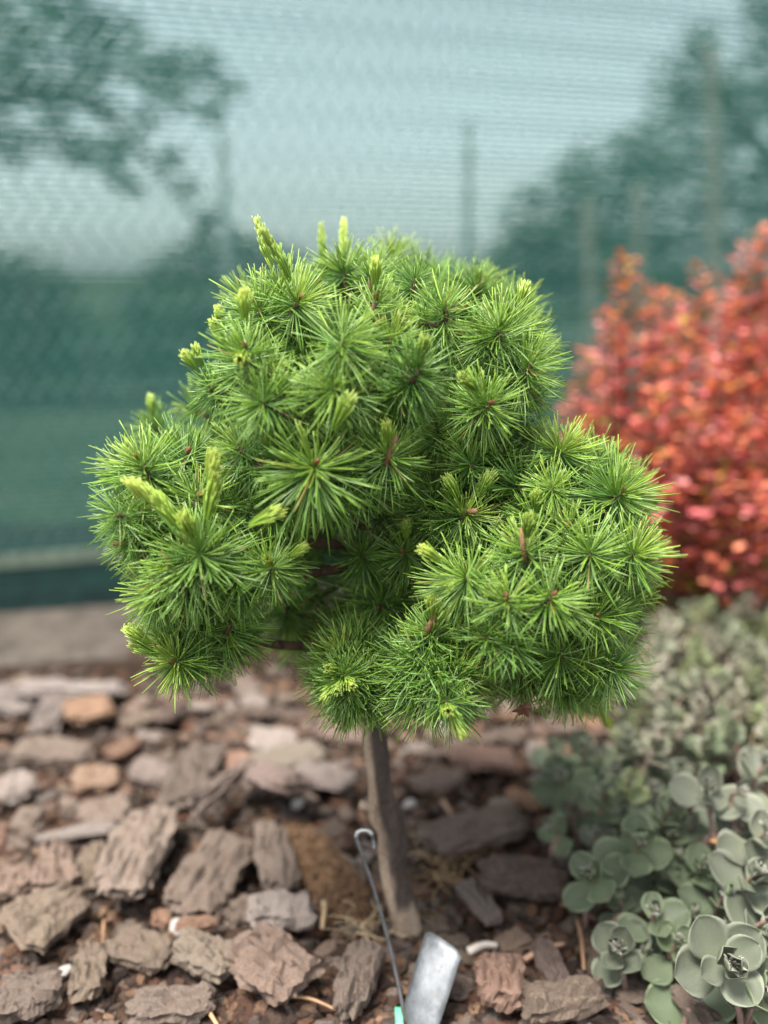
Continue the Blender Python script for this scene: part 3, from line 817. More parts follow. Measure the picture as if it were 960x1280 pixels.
# crown volume: a union of rounded lobes (centre at px, py, distance Y; radii in metres)
def lobe(px, py, Y, rx, ry, rz): c = at_y(px, py, Y); return (np.array(c), np.array((rx, ry, rz)))
Y0 = TY
LOBES = [
 lobe(478, 425, Y0+.02, .106, .110, .060),            # upper dome
 lobe(420, 470, Y0-.05, .082, .085, .050),
 lobe(600, 470, Y0-.02, .045, .080, .052),
 lobe(600, 400, Y0+.07, .050, .060, .034),            # upper back
 lobe(360, 440, Y0-.02, .045, .07, .054),
 lobe(395, 575, Y0-.065, .068, .065, .036),           # middle shelf
 lobe(215, 625, Y0-.06, .044, .065, .046),            # left lobe
 lobe(275, 690, Y0-.09, .050, .05, .042),
 lobe(258, 775, Y0-.06, .036, .05, .034),
 lobe(500, 690, Y0+.00, .060, .060, .070),            # dark middle, set back
 lobe(685, 610, Y0-.04, .056, .065, .036),            # right lobe
 lobe(600, 560, Y0-.03, .046, .050, .040),            # joins the right lobe to the dome
 lobe(560, 640, Y0-.05, .036, .040, .036),
 lobe(728, 690, Y0-.06, .046, .065, .056),
 lobe(640, 735, Y0-.10, .050, .050, .042),
 lobe(695, 800, Y0-.06, .050, .060, .044),
 lobe(395, 735, Y0+.06, .060, .05, .060),             # behind the dark gap
 lobe(545, 830, Y0-.10, .034, .040, .036),            # front low
 lobe(440, 840, Y0-.08, .024, .035, .030),
 lobe(330, 570, Y0+.09, .060, .075, .050),            # the back of the head, unseen from here
 lobe(610, 620, Y0+.10, .062, .075, .058),
 lobe(470, 600, Y0+.13, .09, .065, .075),
]
LC = np.array([l[0] for l in LOBES]); LR = np.array([l[1] for l in LOBES])
def inside(p, shrink=1.0):
    q = (np.asarray(p)-LC)/(LR*shrink); return (q*q).sum(1).min() < 1
def lobe_hit(px, py):
    o_ = np.array((0, 0, CAM_H)); d = np.array(ray(px, py)); best = None
    for c, r in LOBES:
        oc = (o_-c)/r; dd = d/r; a = dd@dd; b = oc@dd; cc = oc@oc-1; disc = b*b-a*cc
        if disc >= 0:
            t = (-b-math.sqrt(disc))/a
            if best is None or t < best[0]:
                p = o_+d*t; nn = (p-c)/(r*r); best = (t, p, nn/np.linalg.norm(nn))
    return best

def needles(specs):
    """specs: rows (base xyz, dir xyz, bend xyz, length, width, colour rgb, tip rgb) -> V, F, col"""
    S = 4; V = []; F = []; C = []
    ring = [(1, 0), (-.5, .8), (-.5, -.8)]
    for (b, d, bend, L, W, c0, c1) in specs:
        d = Vector(d).normalized(); x = d.orthogonal().normalized(); x.rotate(Quaternion(d, random.uniform(0, 6.28))); y = d.cross(x)
        base = len(V)
        for i in range(S+1):
            t = i/S; p = Vector(b)+d*(L*t)+Vector(bend)*(L*t*t)
            wd = W*(.70, .95, 1, 1, .66)[i]*.5
            for (a, e) in ring: V.append(p+x*(a*wd)+y*(e*wd)); C.append(tuple(c0[k]*(1-t)+c1[k]*t for k in range(3)))
        for i in range(S):
            for k in range(3):
                F.append((base+i*3+k, base+i*3+(k+1) % 3, base+i*3+3+(k+1) % 3, base+i*3+3+k))
        F.append((base+S*3, base+S*3+1, base+S*3+2))
    return V, F, C
DEEP = np.array((.034, .108, .022)); MID = np.array((.108, .265, .038)); LITE = np.array((.285, .455, .055)); YEL = np.array((.46, .55, .085)); BLUE = np.array((.060, .190, .070)); WAX = np.array((.28, .45, .19))
def cmix(a, b, t): return a*(1-t)+b*t
def tuft_specs(rs, n=104, young=.5, back=118, lmul=1.0, asym=0):
    out = []; ln = .0295*lmul; ph0 = rs.uniform(0, 6.28); elong = rs.choice([.010, .016, .022, .028]); lop = rs.uniform(-.25, .25)
    for i in range(n):
        f = (i+.5)/n
        ct = math.cos(R(14))+(math.cos(R(back))-math.cos(R(14)))*f**.82
        th = math.acos(max(-1, min(1, ct)))+rs.gauss(0, .13); ph = i*2.39996+rs.gauss(0, .45)
        if rs.random() < asym*(.5+.5*math.cos(ph-ph0)): continue
        th += lop*math.cos(ph-ph0-1.3)
        d = Vector((math.sin(th)*math.cos(ph), math.sin(th)*math.sin(ph), math.cos(th)))
        b = Vector((d.x*.0020, d.y*.0020, -elong*f**1.2+rs.uniform(-.002, .001)))
        L = ln*rs.uniform(.62, 1.12)*(.70+.30*min(1, f*3.2))
        bend = Vector((rs.gauss(0, .10), rs.gauss(0, .10), (rs.gauss(.10, .10) if f < .55 else rs.gauss(-.10, .12))))
        u = max(0, 1-f*2.2)*young
        c = cmix(MID, DEEP, rs.random()*.8) if rs.random() < .55 else cmix(MID, rs.choice([LITE, BLUE, LITE]), rs.random()*.8)
        c = cmix(c, WAX, rs.uniform(.45, .95)) if rs.random() < .24 else c
        if rs.random() < .02: c = np.array((.30, .17, .07))
        c0 = cmix(c, LITE, u*.9); c1 = cmix(cmix(c, LITE, .42), YEL, u*.60)
        out.append((b, d, bend, L, rs.uniform(.00072, .00102), c0, c1))
    return out
def tuft_mesh(seed, **kw):
    rs = random.Random(seed); V, F, C = needles(tuft_specs(rs, **kw)); return mesh('needle_tuft', V, F, NEEDLE, True, {'col': C})
def shoot_specs(rs, L=.045, n=90, spread=16, bendx=.0):
    out = []
    for i in range(n):
        f = (i+.5)/n; z = L*f*.78
        th = R(spread)*rs.uniform(.45, 1.15)*(1.5-1.0*f); ph = i*2.39996+rs.gauss(0, .2)
        d = Vector((math.sin(th)*math.cos(ph), math.sin(th)*math.sin(ph), math.cos(th)))
        b = Vector((bendx*z*z/L+math.cos(ph)*.0015, math.sin(ph)*.0015, z))
        ll = rs.uniform(.015, .021)*(1.0-.38*f)
        c0 = cmix(cmix(MID, LITE, .6), YEL, max(0, f-.35)*.9); c1 = cmix(LITE, YEL*np.array((1.05, 1.04, 1.3)), .18+.72*f)
        out.append((b, d, Vector((rs.gauss(0, .04), rs.gauss(0, .04), .02)), ll, rs.uniform(.0009, .00125), c0, c1))
    return out
def shoot_mesh(seed, **kw):
    rs = random.Random(seed); V, F, C = needles(shoot_specs(rs, **kw)); return mesh('new_shoot', V, F, NEEDLE, True, {'col': C})
TUFTS = [tuft_mesh(i, young=random.choice([.35, .7, 1.0]), n=random.choice([190, 220, 250]), back=random.choice([122, 132, 142]), asym=random.choice([0, .3, .45, .6]), lmul=random.choice([.9, 1, 1.06])) for i in range(24)]
DULL = [tuft_mesh(40+i, young=.1, n=200, back=130, asym=random.choice([0, .5, .8])) for i in range(7)]
SHORT = [shoot_mesh(60+i, L=.016, n=54, spread=11) for i in range(3)]
LONG = [shoot_mesh(70+i, L=.042, n=140, spread=7, bendx=random.choice([-.3, .3, .15])) for i in range(4)]
def bud_mesh(seed, L=.0062, r=.0018):
    rs = random.Random(seed); bm = bmesh.new()
    bmesh.ops.create_icosphere(bm, subdivisions=2, radius=1)
    for v in bm.verts:
        k = 1+.28*noise.noise(v.co*2.3+Vector((seed, 0, 0))); v.co = Vector((v.co.x*r*k, v.co.y*r*k, v.co.z*L*.55+L*.2))
    me = bpy.data.meshes.new('bud'); bm.to_mesh(me); bm.free(); me.materials.append(BUD); return me
BUDS = [bud_mesh(i) for i in range(4)]
STUBS = []
for i in range(2):
    V, F = tube([(0, 0, -.012), (.0006, 0, -.002), (.001, .0006, .010)], [.0021, .0022, .0017], 7)
    STUBS.append(mesh('twig_stub', V, F, mat_plain('fresh_twig', (.22, .12, .065), .7, .3, 300), True))
tuft_pos = []; branch_ends = []
def add_tuft(pos, axis, scale=1.0, kind='mix', shoot=None, bud=None, roll=None):
    axis = Vector(axis).normalized()
    me = random.choice(DULL if kind == 'dull' else TUFTS)
    q = axis.to_track_quat('Z', 'Y') @ Quaternion((0, 0, 1), random.uniform(0, 6.28) if roll is None else roll)
    o = link('needle_tuft', me, larch); o.location = Vector(pos)-LB; o.rotation_mode = 'QUATERNION'; o.rotation_quaternion = q; o.scale = (scale,)*3
    tuft_pos.append(np.array(pos)); branch_ends.append((Vector(pos)-axis*.010*scale, axis))
    if shoot:
        for (sm, tilt_to, off) in shoot:
            s_ = link('new_shoot', sm, o); s_.scale = (.86,)*3
            v = q.inverted() @ Vector(tilt_to).normalized()
            s_.rotation_mode = 'QUATERNION'; s_.rotation_quaternion = v.to_track_quat('Z', 'Y'); s_.location = v*off
    if bud == 'bud':
        b_ = link('bud', random.choice(BUDS), o); b_.scale = (1/scale,)*3; b_.location = (0, 0, .0015); b_.rotation_euler = (random.uniform(-.5, .5), random.uniform(-.5, .5), 0)
    elif bud == 'stub':
        b_ = link('twig_stub', random.choice(STUBS), o); b_.location = (0, 0, .004); b_.rotation_euler = (random.uniform(-.6, .6), random.uniform(-.6, .6), 0)
    return o
UP = Vector((0, 0, 1)); TOC = Vector((0, -1, .15))
def L(dx, dz, dy=-.25): return Vector((dx, dy, dz))    # a direction: right, up, away
S_, G_ = SHORT, LONG
# the rosettes one can pick out: px, py, scale, kind, centre piece, new shoots
PICK = [
 (372, 380, 1.10, 'mix', 'bud', [(G_[0], L(-.45, 1), .012)]), (312, 440, 1.05, 'mix', 'bud', [(S_[0], L(0, -.2, -1), .006), (S_[2], L(.05, 1), .016)]),
 (430, 424, 1.10, 'mix', None, None), (520, 460, .90, 'mix', None, [(S_[1], L(.1, .8, -.5), .006)]), (612, 502, 1.05, 'mix', 'bud', [(S_[2], L(-.5, .5, -.5), .014)]),
 (622, 412, 1.10, 'mix', None, None), (552, 385, .95, 'mix', None, None), (470, 380, .9, 'mix', 'bud', [(S_[1], L(0, 1, -.3), .01)]),
 (590, 578, .95, 'dull', None, None), (482, 570, .98, 'mix', 'stub', [(S_[0], L(-.1, 1, -.4), .006)]), (395, 583, 1.24, 'mix', 'bud', [(S_[0], L(.5, 1), .02)]),
 (702, 566, 1.08, 'mix', None, None), (550, 535, .9, 'dull', None, None), (660, 455, .95, 'mix', None, None),
 (178, 580, 1.12, 'mix', 'bud', None), (245, 622, 1.15, 'mix', 'bud', None),
 (250, 690, 1.18, 'mix', None, [(S_[1], L(-.15, .9, -.6), .008), (G_[1], L(-.66, 1.1, -.25), .014), (G_[2], L(.36, 1.1, -.30), .018), (S_[0], L(1, .55, -.2), .03)]),
 (335, 708, .88, 'mix', None, [(S_[2], L(-.05, .6, -.8), .004), (S_[1], L(.8, .6, -.3), .016)]), (222, 822, 1.18, 'mix', 'bud', [(S_[1], L(-.75, .75, -.25), .018), (S_[0], L(-.9, .55, -.25), .010)]),
 (150, 640, .95, 'mix', None, None), (195, 735, .95, 'mix', None, None), (285, 775, .95, 'dull', None, None), (345, 640, .85, 'dull', None, None),
 (300, 560, .9, 'mix', None, None), (455, 690, .95, 'dull', None, None), (505, 690, .92, 'dull', 'bud', [(S_[2], L(.05, 1, -.3), .012)]),
 (582, 642, .98, 'mix', 'stub', [(S_[0], L(-.45, .8, -.3), .014), (S_[2], L(.5, 1, -.3), .016)]), (425, 770, .85, 'dull', None, None),
 (655, 690, 1.10, 'mix', 'stub', [(S_[1], L(.0, .9, -.5), .008)]), (668, 645, .85, 'mix', None, [(S_[2], L(0, .8, -.4), .008)]), (770, 618, 1.05, 'mix', 'bud', None),
 (712, 662, .95, 'mix', 'bud', None), (738, 690, 1.0, 'mix', None, None), (790, 690, 1.0, 'mix', None, None), (812, 640, .98, 'mix', None, None),
 (686, 745, 1.08, 'mix', 'bud', None), (634, 748, .95, 'mix', 'bud', None), (585, 722, 1.02, 'mix', None, [(S_[0], L(-.9, .7, -.4), .020)]), (805, 760, 1.05, 'mix', None, None),
 (745, 765, 1.05, 'mix', 'bud', None), (700, 815, 1.05, 'dull', None, None), (765, 830, .98, 'dull', None, None), (640, 800, .9, 'dull', None, None),
 (540, 792, 1.10, 'mix', 'stub', [(S_[1], L(0, 1, -.4), .008)]), (556, 872, 1.0, 'mix', None, [(S_[0], L(.0, .2, -1), .008), (S_[1], L(.3, -.5, -.6), .008)]),
 (432, 842, .95, 'mix', None, [(S_[0], L(-.45, .5, -.8), .006), (S_[1], L(.25, .05, -1), .008), (S_[2], L(-.15, -.1, -1), .008), (S_[0], L(-.5, -.4, -.7), .008)]),
 (690, 892, .68, 'mix', None, [(S_[2], L(0, .6, -.8), .004)]), (480, 885, .75, 'dull', None, None), (470, 800, .9, 'dull', None, None), (330, 500, .9, 'dull', None, None),
 (270, 480, .85, 'mix', None, [(S_[0], L(-.3, 1), .014), (S_[2], L(-.5, .7), .014)]), (690, 610, .9, 'mix', None, None), (610, 790, .9, 'dull', None, None), (820, 700, .9, 'mix', None, None),
]
for (px, py, sc, kd, bd, sh) in PICK:
    h = lobe_hit(px, py)
    if h is None: continue
    p = Vector(h[1]); nv_ = Vector(h[2])
    ax = (nv_*.55 + TOC*.10 + UP*random.uniform(.30, .75) + Vector((random.uniform(-.32, .32), 0, 0))).normalized()
    add_tuft(p+nv_*.004, ax, sc*random.uniform(.92, 1.06), kd, sh, bd)
    if random.random() < .62:                          # a side shoot grown close to it
        e = nv_.cross(UP).normalized()*random.choice([-1, 1])*random.uniform(.008, .014) + UP*random.uniform(-.010, .004) - nv_*.010
        add_tuft(p+e, (ax+e*60).normalized(), random.uniform(.62, .85), 'dull' if random.random() < .4 else 'mix')
# tufts that show against the background along the rim: px, py, Y, direction, kind, shoots
RIM = [
 (348, 358, -.03, L(-.4, 1, 0), [(G_[0], L(-.32, 1, 0), .012)]), (298, 372, .03, L(-.8, .5, 0), None), (430, 345, .08, L(-.1, 1, 0), [(G_[1], L(.0, 1, 0), .008)]),
 (405, 345, .08, L(-.3, 1, 0), [(G_[3], L(-.05, 1, 0), .008)]), (490, 316, .10, L(0, 1, 0), None), (530, 342, .09, L(.2, 1, 0), None), (600, 350, .10, L(.4, 1, 0), None),
 (630, 378, .09, L(.6, .8, 0), None), (672, 435, .06, L(1, .4, 0), None), (656, 405, .07, L(.9, .6, 0), None), (655, 478, .03, L(1, .0, -.3), None),
 (288, 440, -.02, L(-1, .3, -.2), [(S_[2], L(-.5, 1), .010), (S_[0], L(-.2, 1), .018)]), (240, 510, .05, L(-.8, .5, 0), None), (190, 530, .06, L(-.6, .8, 0), [(S_[1], L(0, 1, 0), .006)]),
 (152, 590, -.03, L(-1, .2, -.2), None), (172, 690, -.03, L(-1, -.2, 0), None), (205, 750, .0, L(-1, -.3, 0), None), (215, 795, -.04, L(-.8, -.2, -.3), None),
 (310, 800, -.03, L(.2, -1, -.3), None), (360, 780, .0, L(0, -.8, -.2), None), (795, 612, -.02, L(1, .4, -.1), None), (800, 690, -.04, L(1, .1, -.2), None), (797, 740, -.03, L(1, -.2, -.2), None),
 (782, 795, -.04, L(.9, -.5, -.2), None), (745, 872, -.02, L(.6, -1, -.1), [(S_[1], L(.4, -.8, 0), .01)]), (720, 870, -.06, L(.2, -1, -.3), None), (655, 860, -.06, L(-.2, -1, -.3), None), (610, 850, -.06, L(0, -1, -.3), None),
 (520, 880, -.08, L(-.3, -1, -.4), None), (470, 885, -.02, L(-.1, -1, -.2), None), (770, 600, -.02, L(.6, 1, 0), None), (735, 575, 0, L(.5, 1, 0), None),
 (245, 822, -.05, L(-.2, -1, -.2), None), (300, 800, .06, L(-.1, -1, 0), None), (440, 862, .05, L(0, -1, 0), None), (600, 868, .03, L(.2, -1, 0), None),
]
for (px, py, dY, ax, sh) in RIM:
    add_tuft(at_y(px, py, Y0+dY), ax, random.uniform(.85, 1.05), 'mix', sh, random.choice([None, None, 'bud']))
# the rest of the head, all round: Poisson spread over the lobes
cand = []
for _ in range(9000):
    c, r = LOBES[rng.integers(len(LOBES))]
    v = rng.normal(size=3); v /= np.linalg.norm(v); p = c+v*r
    if inside(p, .97): continue
    n_ = v/r; n_ /= np.linalg.norm(n_); cand.append((p, n_))
for (p, n_) in cand:
    if len(tuft_pos) >= 298: break
    tp_ = np.array(tuft_pos)
    front = n_[1] < .15
    dmin = .022 if front else .031
    if ((tp_-p)**2).sum(1).min() < dmin**2: continue
    ax = Vector(n_)*.80+UP*.30+Vector(rng.normal(size=3))*.22
    r_ = random.random()
    low = n_[2] < -.25
    sh = None
    if r_ < .035 and not low: sh = [(random.choice(S_), Vector(n_)*.5+UP, .010)]
    add_tuft(Vector(p)-Vector(n_)*.006, ax, random.uniform(.74, 1.14), 'dull' if low or random.random() < .2 else 'mix', sh, random.choice([None, None, 'bud', 'stub']) if r_ > .5 else None)
NT = len(tuft_pos)
# inner foliage: one mass of thinner tufts inside the lobes
A = Acc()
for i in range(330):
    c, r = LOBES[rng.integers(len(LOBES))]
    v = rng.normal(size=3); v /= np.linalg.norm(v); p = c+v*r*rng.uniform(.62, .88)
    ax = (Vector(v)*.8+UP*.3).normalized(); q = ax.to_track_quat('Z', 'Y') @ Quaternion((0, 0, 1), random.uniform(0, 6.28))
    Vn, Fn, Cn = needles(tuft_specs(random, n=64, young=.05, back=118))
    A.add([Vector(p)-LB+q@x for x in Vn], Fn, Cn)
o = link('inner_foliage', A.build('inner_foliage', NEEDLE, True), larch); tag(o, kind='stuff')
# limbs and twigs, one branch object per lobe
hub = [LB+sp_i for sp_i in sp]
by = {}
for (e, ax) in branch_ends:
    k = int((((np.array(e)-LC)/LR)**2).sum(1).argmin()); by.setdefault(k, []).append((e, ax))
for k, ends in by.items():
    A = Acc(); c = Vector(LC[k])
    root = min(hub[int(n*.72):], key=lambda h_: (h_-Vector((c.x, c.y, c.z-.03))).length)
    mid = root.lerp(c, .5)+Vector((0, 0, -.012))
    limb = spline([root, mid, c-Vector((0, 0, .01))], 6)
    V, F = tube([p-LB for p in limb], list(np.linspace(.0046, .0028, len(limb))), 8); A.add(V, F)
    for (e, ax) in ends:
        st = min(limb[3:], key=lambda h_: (h_-e).length)
        tw = spline([st, st.lerp(e, .55)-Vector((0, 0, .004)), e-ax*.004, e+ax*.007], 4)
        V, F = tube([p-LB for p in tw], list(np.linspace(.0026, .0017, len(tw))), 6); A.add(V, F)
    link('branch', A.build('branch', TWIG, True), larch)
# dead brown leaf caught low in the crown
p = at_y(655, 888, Y0-.125); DL = mat_plain('dead_leaf', (.13, .055, .03), .7, .3, 200, .1)
V = [(0, 0, .002)]; F = []
for k in range(12):
    a = 2*PI*k/12; rr = .0075 if k % 2 == 0 else .0042; rr *= random.uniform(.7, 1.15); V.append((math.cos(a)*rr, random.uniform(-.003, .003), math.sin(a)*rr))
for k in range(12): F.append((0, 1+k, 1+(k+1) % 12))
V2 = V+[(x, y+.0008, z) for x, y, z in V]; F2 = F+[tuple(13+i for i in f[::-1]) for f in F]+[(1+k, 14+k, 14+(k+1) % 12, 1+(k+1) % 12) for k in range(12)]
tag(link('dead_leaf', mesh('dead_leaf', V2, F2, DL), None, p), 'ragged dark brown dead leaf caught low in the right of the larch', 'dead leaf')

# ------------------------------------------------------------------ sedum
def sedum_leaf(seed, Lg=1.0, wide=.86, cup=.28, fold=.0):
    rs = random.Random(seed); nu, nv_ = 10, 8; V = []; C = []; F = []
    tilt = rs.uniform(-.06, .06)
    body = np.array((.098, .115, .066)); rim = np.array((.27, .29, .20)); basec = np.array((.13, .17, .065))
    def prof(t):
        if t > .55: return wide*.5*math.sqrt(max(0, 1-((t-.55)/.45)**2))
        k = t/.55; return wide*.5*(.24+.76*math.sin(k*PI/2)**1.15)
    for side in (0, 1):
        for i in range(nu+1):
            t = (i/nu) if i < 5 else 1-.56*(1-(i-4)/(nu-4))**1.8; wv = prof(min(t, .9985))*(1+.07*noise.noise((t*6, seed*3.1, 1)))
            for j in range(nv_+1):
                s_ = -1+2*j/nv_; x = s_*wv; y = t+.012*noise.noise((s_*5, seed, t*4))
                zz = cup*(.55*s_*s_*wv*2*t+.55*(t-.35)**2)+tilt*t+.02*noise.noise((t*3, s_*2, seed))-.03*math.exp(-(s_*4)**2)*t
                th = .055*(1-abs(s_)**4)*(1-t**6)+.012
                V.append((x*Lg, y*Lg, (zz-(th if side else 0))*Lg))
                e = max(abs(s_)**14, t**40); c = body*(1-.0)+0
                c = cmix(cmix(c, basec, max(0, .55-t)*.9), rim, min(1, e)*.85); C.append(c)
    m_ = (nu+1)*(nv_+1)
    for i in range(nu):
        for j in range(nv_):
            a = i*(nv_+1)+j; F.append((a, a+1, a+nv_+2, a+nv_+1)); F.append((m_+a, m_+a+nv_+1, m_+a+nv_+2, m_+a+1))
    edge = list(range(nv_+1))+[i*(nv_+1)+nv_ for i in range(1, nu+1)]+[nu*(nv_+1)+j for j in range(nv_-1, -1, -1)]+[i*(nv_+1) for i in range(nu-1, 0, -1)]
    for i in range(len(edge)):
        a, b = edge[i], edge[(i+1) % len(edge)]; F.append((a, m_+a, m_+b, b))
    return mesh('leaf', V, F, SEDUM, True, {'col': C})
SLEAF = [sedum_leaf(i, 1, random.uniform(.80, 1.0), random.uniform(.26, .55)) for i in range(8)]
SCUP = [sedum_leaf(20+i, 1, random.uniform(.74, .86), random.uniform(.60, .85)) for i in range(4)]
def bud_cluster(seed):
    rs = random.Random(seed); A = Acc()
    for i in range(13):
        th = rs.uniform(.1, .95); ph = i*2.4+rs.uniform(-.3, .3); d = Vector((math.sin(th)*math.cos(ph), math.sin(th)*math.sin(ph), math.cos(th)))
        x = d.orthogonal().normalized(); y = d.cross(x); L_ = rs.uniform(.22, .36); wd = rs.uniform(.035, .06)
        P = []; C = []
        for t, k in ((0, .35), (.4, 1), (.75, .8), (1, .1)):
            for q in range(5):
                a = 2*PI*q/5; P.append(d*(L_*t)+x*(math.cos(a)*wd*k)+y*(math.sin(a)*wd*k*.55)); C.append(cmix(np.array((.12, .14, .09)), np.array((.40, .38, .32)), t))
        F = [(lv*5+q, lv*5+(q+1) % 5, lv*5+5+(q+1) % 5, lv*5+5+q) for lv in range(3) for q in range(5)]+[(15, 16, 17, 18, 19)]
        A.add(P, F, C)
    return A.build('bud_cluster', SEDBUD, True)
SBUD = [bud_cluster(i) for i in range(3)]
SSTEM = mat_plain('sedum_stem', (.26, .17, .14), .6, .3, 100)
def sprig(plant, pos, axis, size, tint, pairs=4, roll=None, buds=True, ground=None):
    """One stem with opposite round leaves; size = leaf length in metres."""
    axis = Vector(axis).normalized()
    q = axis.to_track_quat('Z', 'Y') @ Quaternion((0, 0, 1), random.uniform(0, 3.14) if roll is None else roll)
    g0 = ground or Vector((pos.x+random.uniform(-.01, .03), pos.y+random.uniform(.0, .03), 0))
    bz = plant.location
    st = spline([g0-bz, g0.lerp(pos, .5)-bz+Vector((0, 0, .004)), pos-axis*size*.75-bz, pos-bz], 4)
    V, F = tube(st, list(np.linspace(.0026, .0016, len(st))), 6)
    so = link('sprig', mesh('sprig', V, F, SSTEM, True), plant)
    for k in range(pairs):
        t = k/max(1, pairs-1)                           # 0 = lowest pair
        open_ = R(80)*(1-t)+R(30)*t if pairs > 1 else R(60)
        sz = size*(1.0-.54*t)*random.uniform(.9, 1.12)
        for h_ in (0, 1):
            lf = link('leaf', random.choice(SCUP if t > .6 else SLEAF), so)
            ph = k*PI/2+h_*PI+random.gauss(0, .14)
            qq = q @ Quaternion((0, 0, 1), ph) @ Quaternion((1, 0, 0), PI/2-min(R(100), open_+random.gauss(0, .13)))
            lf.rotation_mode = 'QUATERNION'; lf.rotation_quaternion = qq
            lf.location = pos-bz-axis*(size*.85*(1-t))
            s_ = sz*random.uniform(.9, 1.1); lf.scale = (s_, s_, s_)
            kk = random.uniform(.84, 1.16); lf.color = (tint[0]*kk, tint[1]*kk, tint[2]*kk, 1)
    if buds:
        b_ = link('bud_cluster', random.choice(SBUD), so); b_.location = pos-bz+axis*size*.05; b_.scale = (size*1.05,)*3
        b_.rotation_mode = 'QUATERNION'; b_.rotation_quaternion = q
    return so
sed = empty('sedum_plant', at_z(870, 1130, 0)); tag(sed, 'grey green sedum with round rimmed leaves at the lower right', 'sedum')
G1 = (1, 1, 1); G2 = (.95, 1.12, .80); G3 = (1.12, 1.05, 1.10); G4 = (.72, .92, .60)
FR = [  # px, py, height, leaf length, axis (right, up, away), tint, pairs
 (772, 1186, .050, .031, (-.30, .75, -.60), G1, 5), (806, 1190, .035, .028, (.0, .85, -.4), G2, 3), (912, 1204, .085, .038, (-.05, .62, -.75), G1, 5), (884, 985, .135, .034, (-.25, .75, -.6), G3, 3), (925, 990, .135, .026, (.1, .75, -.6), G3, 2),
 (738, 1092, .075, .033, (-.35, .75, -.5), G2, 4), (800, 1052, .095, .034, (-.1, .85, -.5), G2, 4), (700, 972, .090, .036, (-.25, .8, -.5), G4, 4), (690, 1036, .060, .025, (-.5, .7, -.5), G2, 3),
 (880, 1082, .080, .030, (0, .85, -.5), G4, 4), (948, 1092, .105, .032, (.1, .8, -.5), G1, 4), (818, 1140, .070, .028, (-.1, .9, -.4), G2, 3), (846, 1178, .055, .030, (.05, .9, -.4), G2, 3),
 (958, 1040, .120, .034, (.1, .85, -.5), G3, 3), (955, 955, .140, .036, (.1, .9, -.3), G3, 3), (838, 1010, .095, .033, (.1, .9, -.3), G2, 4), (755, 990, .090, .035, (0, .95, -.3), G4, 3),
 (788, 975, .105, .026, (.1, .9, -.4), (1.5, 1.55, .75), 3), (850, 1075, .070, .030, (-.2, .9, -.3), G4, 3), (905, 1120, .075, .032, (.1, .9, -.3), G4, 3), (960, 1150, .085, .036, (.2, .8, -.5), G1, 3),
 (730, 935, .085, .034, (-.1, .9, -.3), G4, 3), (820, 950, .095, .034, (0, .9, -.3), G4, 3), (880, 930, .10, .030, (0, .9, -.3), G4, 3), (960, 1235, .060, .036, (.2, .8, -.5), G2, 3), (780, 1015, .070, .03, (-.2, .9, -.3), G4, 3),
 (990, 1080, .11, .036, (.2, .8, -.5), G1, 3), (1000, 1180, .08, .036, (.2, .8, -.5), G1, 3), (845, 1100, .055, .030, (-.2, .9, -.3), G4, 3), (765, 1060, .06, .028, (-.3, .8, -.3), G4, 3), (870, 1245, .035, .032, (-.1, .8, -.4), G4, 2),
 (815, 1085, .055, .026, (-.2, .9, -.3), G4, 3), (775, 1125, .05, .024, (-.3, .8, -.3), G2, 3), (865, 1145, .05, .028, (.1, .9, -.3), G4, 3), (925, 1060, .075, .028, (0, .9, -.3), G4, 3),
 (720, 1000, .06, .028, (-.2, .9, -.3), G4, 3), (865, 1030, .08, .027, (0, .9, -.3), G2, 3), (910, 1160, .055, .028, (0, .9, -.3), G4, 2), (750, 950, .07, .030, (-.2, .9, -.3), G1, 3),
 (795, 935, .08, .028, (0, .9, -.3), G2, 3), (905, 1010, .095, .027, (-.1, .9, -.4), G1, 3), (930, 1030, .10, .026, (.1, .9, -.4), G1, 3), (770, 965, .085, .026, (-.2, .9, -.4), G1, 3), (815, 985, .09, .027, (.1, .9, -.4), G1, 3), (840, 1045, .075, .026, (0, .9, -.4), G2, 3), (745, 1045, .065, .027, (-.3, .9, -.4), G1, 3), (940, 1260, .04, .032, (0, .9, -.3), G4, 2), (690, 935, .06, .030, (-.2, .9, -.3), G4, 3), (850, 960, .09, .028, (0, .9, -.3), G1, 3),
]
for (px, py, h_, sz, ax, tint, pr) in FR:
    p = at_z(px, py, h_); sprig(sed, p, (ax[0], ax[2], ax[1]), sz, tint, pr)
sed2 = empty('sedum_plant', at_z(900, 840, 0)); tag(sed2, 'blurred small leaved grey sedum at the foot of the barberry', 'sedum')
# small sprigs too small to pick leaves apart: leaves joined per sprig
SMALL = []
for i in range(6):
    rs = random.Random(300+i); A = Acc(); pairs = 5
    lv = [(np.array([v.co[:] for v in SLEAF[j].vertices]), [tuple(p.vertices) for p in SLEAF[j].polygons], np.array([d.color[:3] for d in SLEAF[j].attributes['col'].data])) for j in range(3)]
    for k in range(pairs):
        t = k/(pairs-1)
        for h_ in (0, 1):
            Vv, Ff, Cc = rs.choice(lv); q = Quaternion((0, 0, 1), k*PI/2+h_*PI+rs.gauss(0, .2)) @ Quaternion((1, 0, 0), PI/2-(R(86)*(1-t)+R(20)*t))
            s_ = (1-.45*t)*rs.uniform(.85, 1.15); A.add([q@(Vector(v)*s_)+Vector((0, 0, t*1.4-1.4)) for v in Vv], Ff, Cc)
    V, F = tube([(0, 0, -5), (0, 0, 0)], [.06, .05], 5); A.add(V, F, [(.22, .15, .12)]*len(V))
    SMALL.append(A.build('sprig', SEDUM, True))
nn_ = 0
pts_ = []
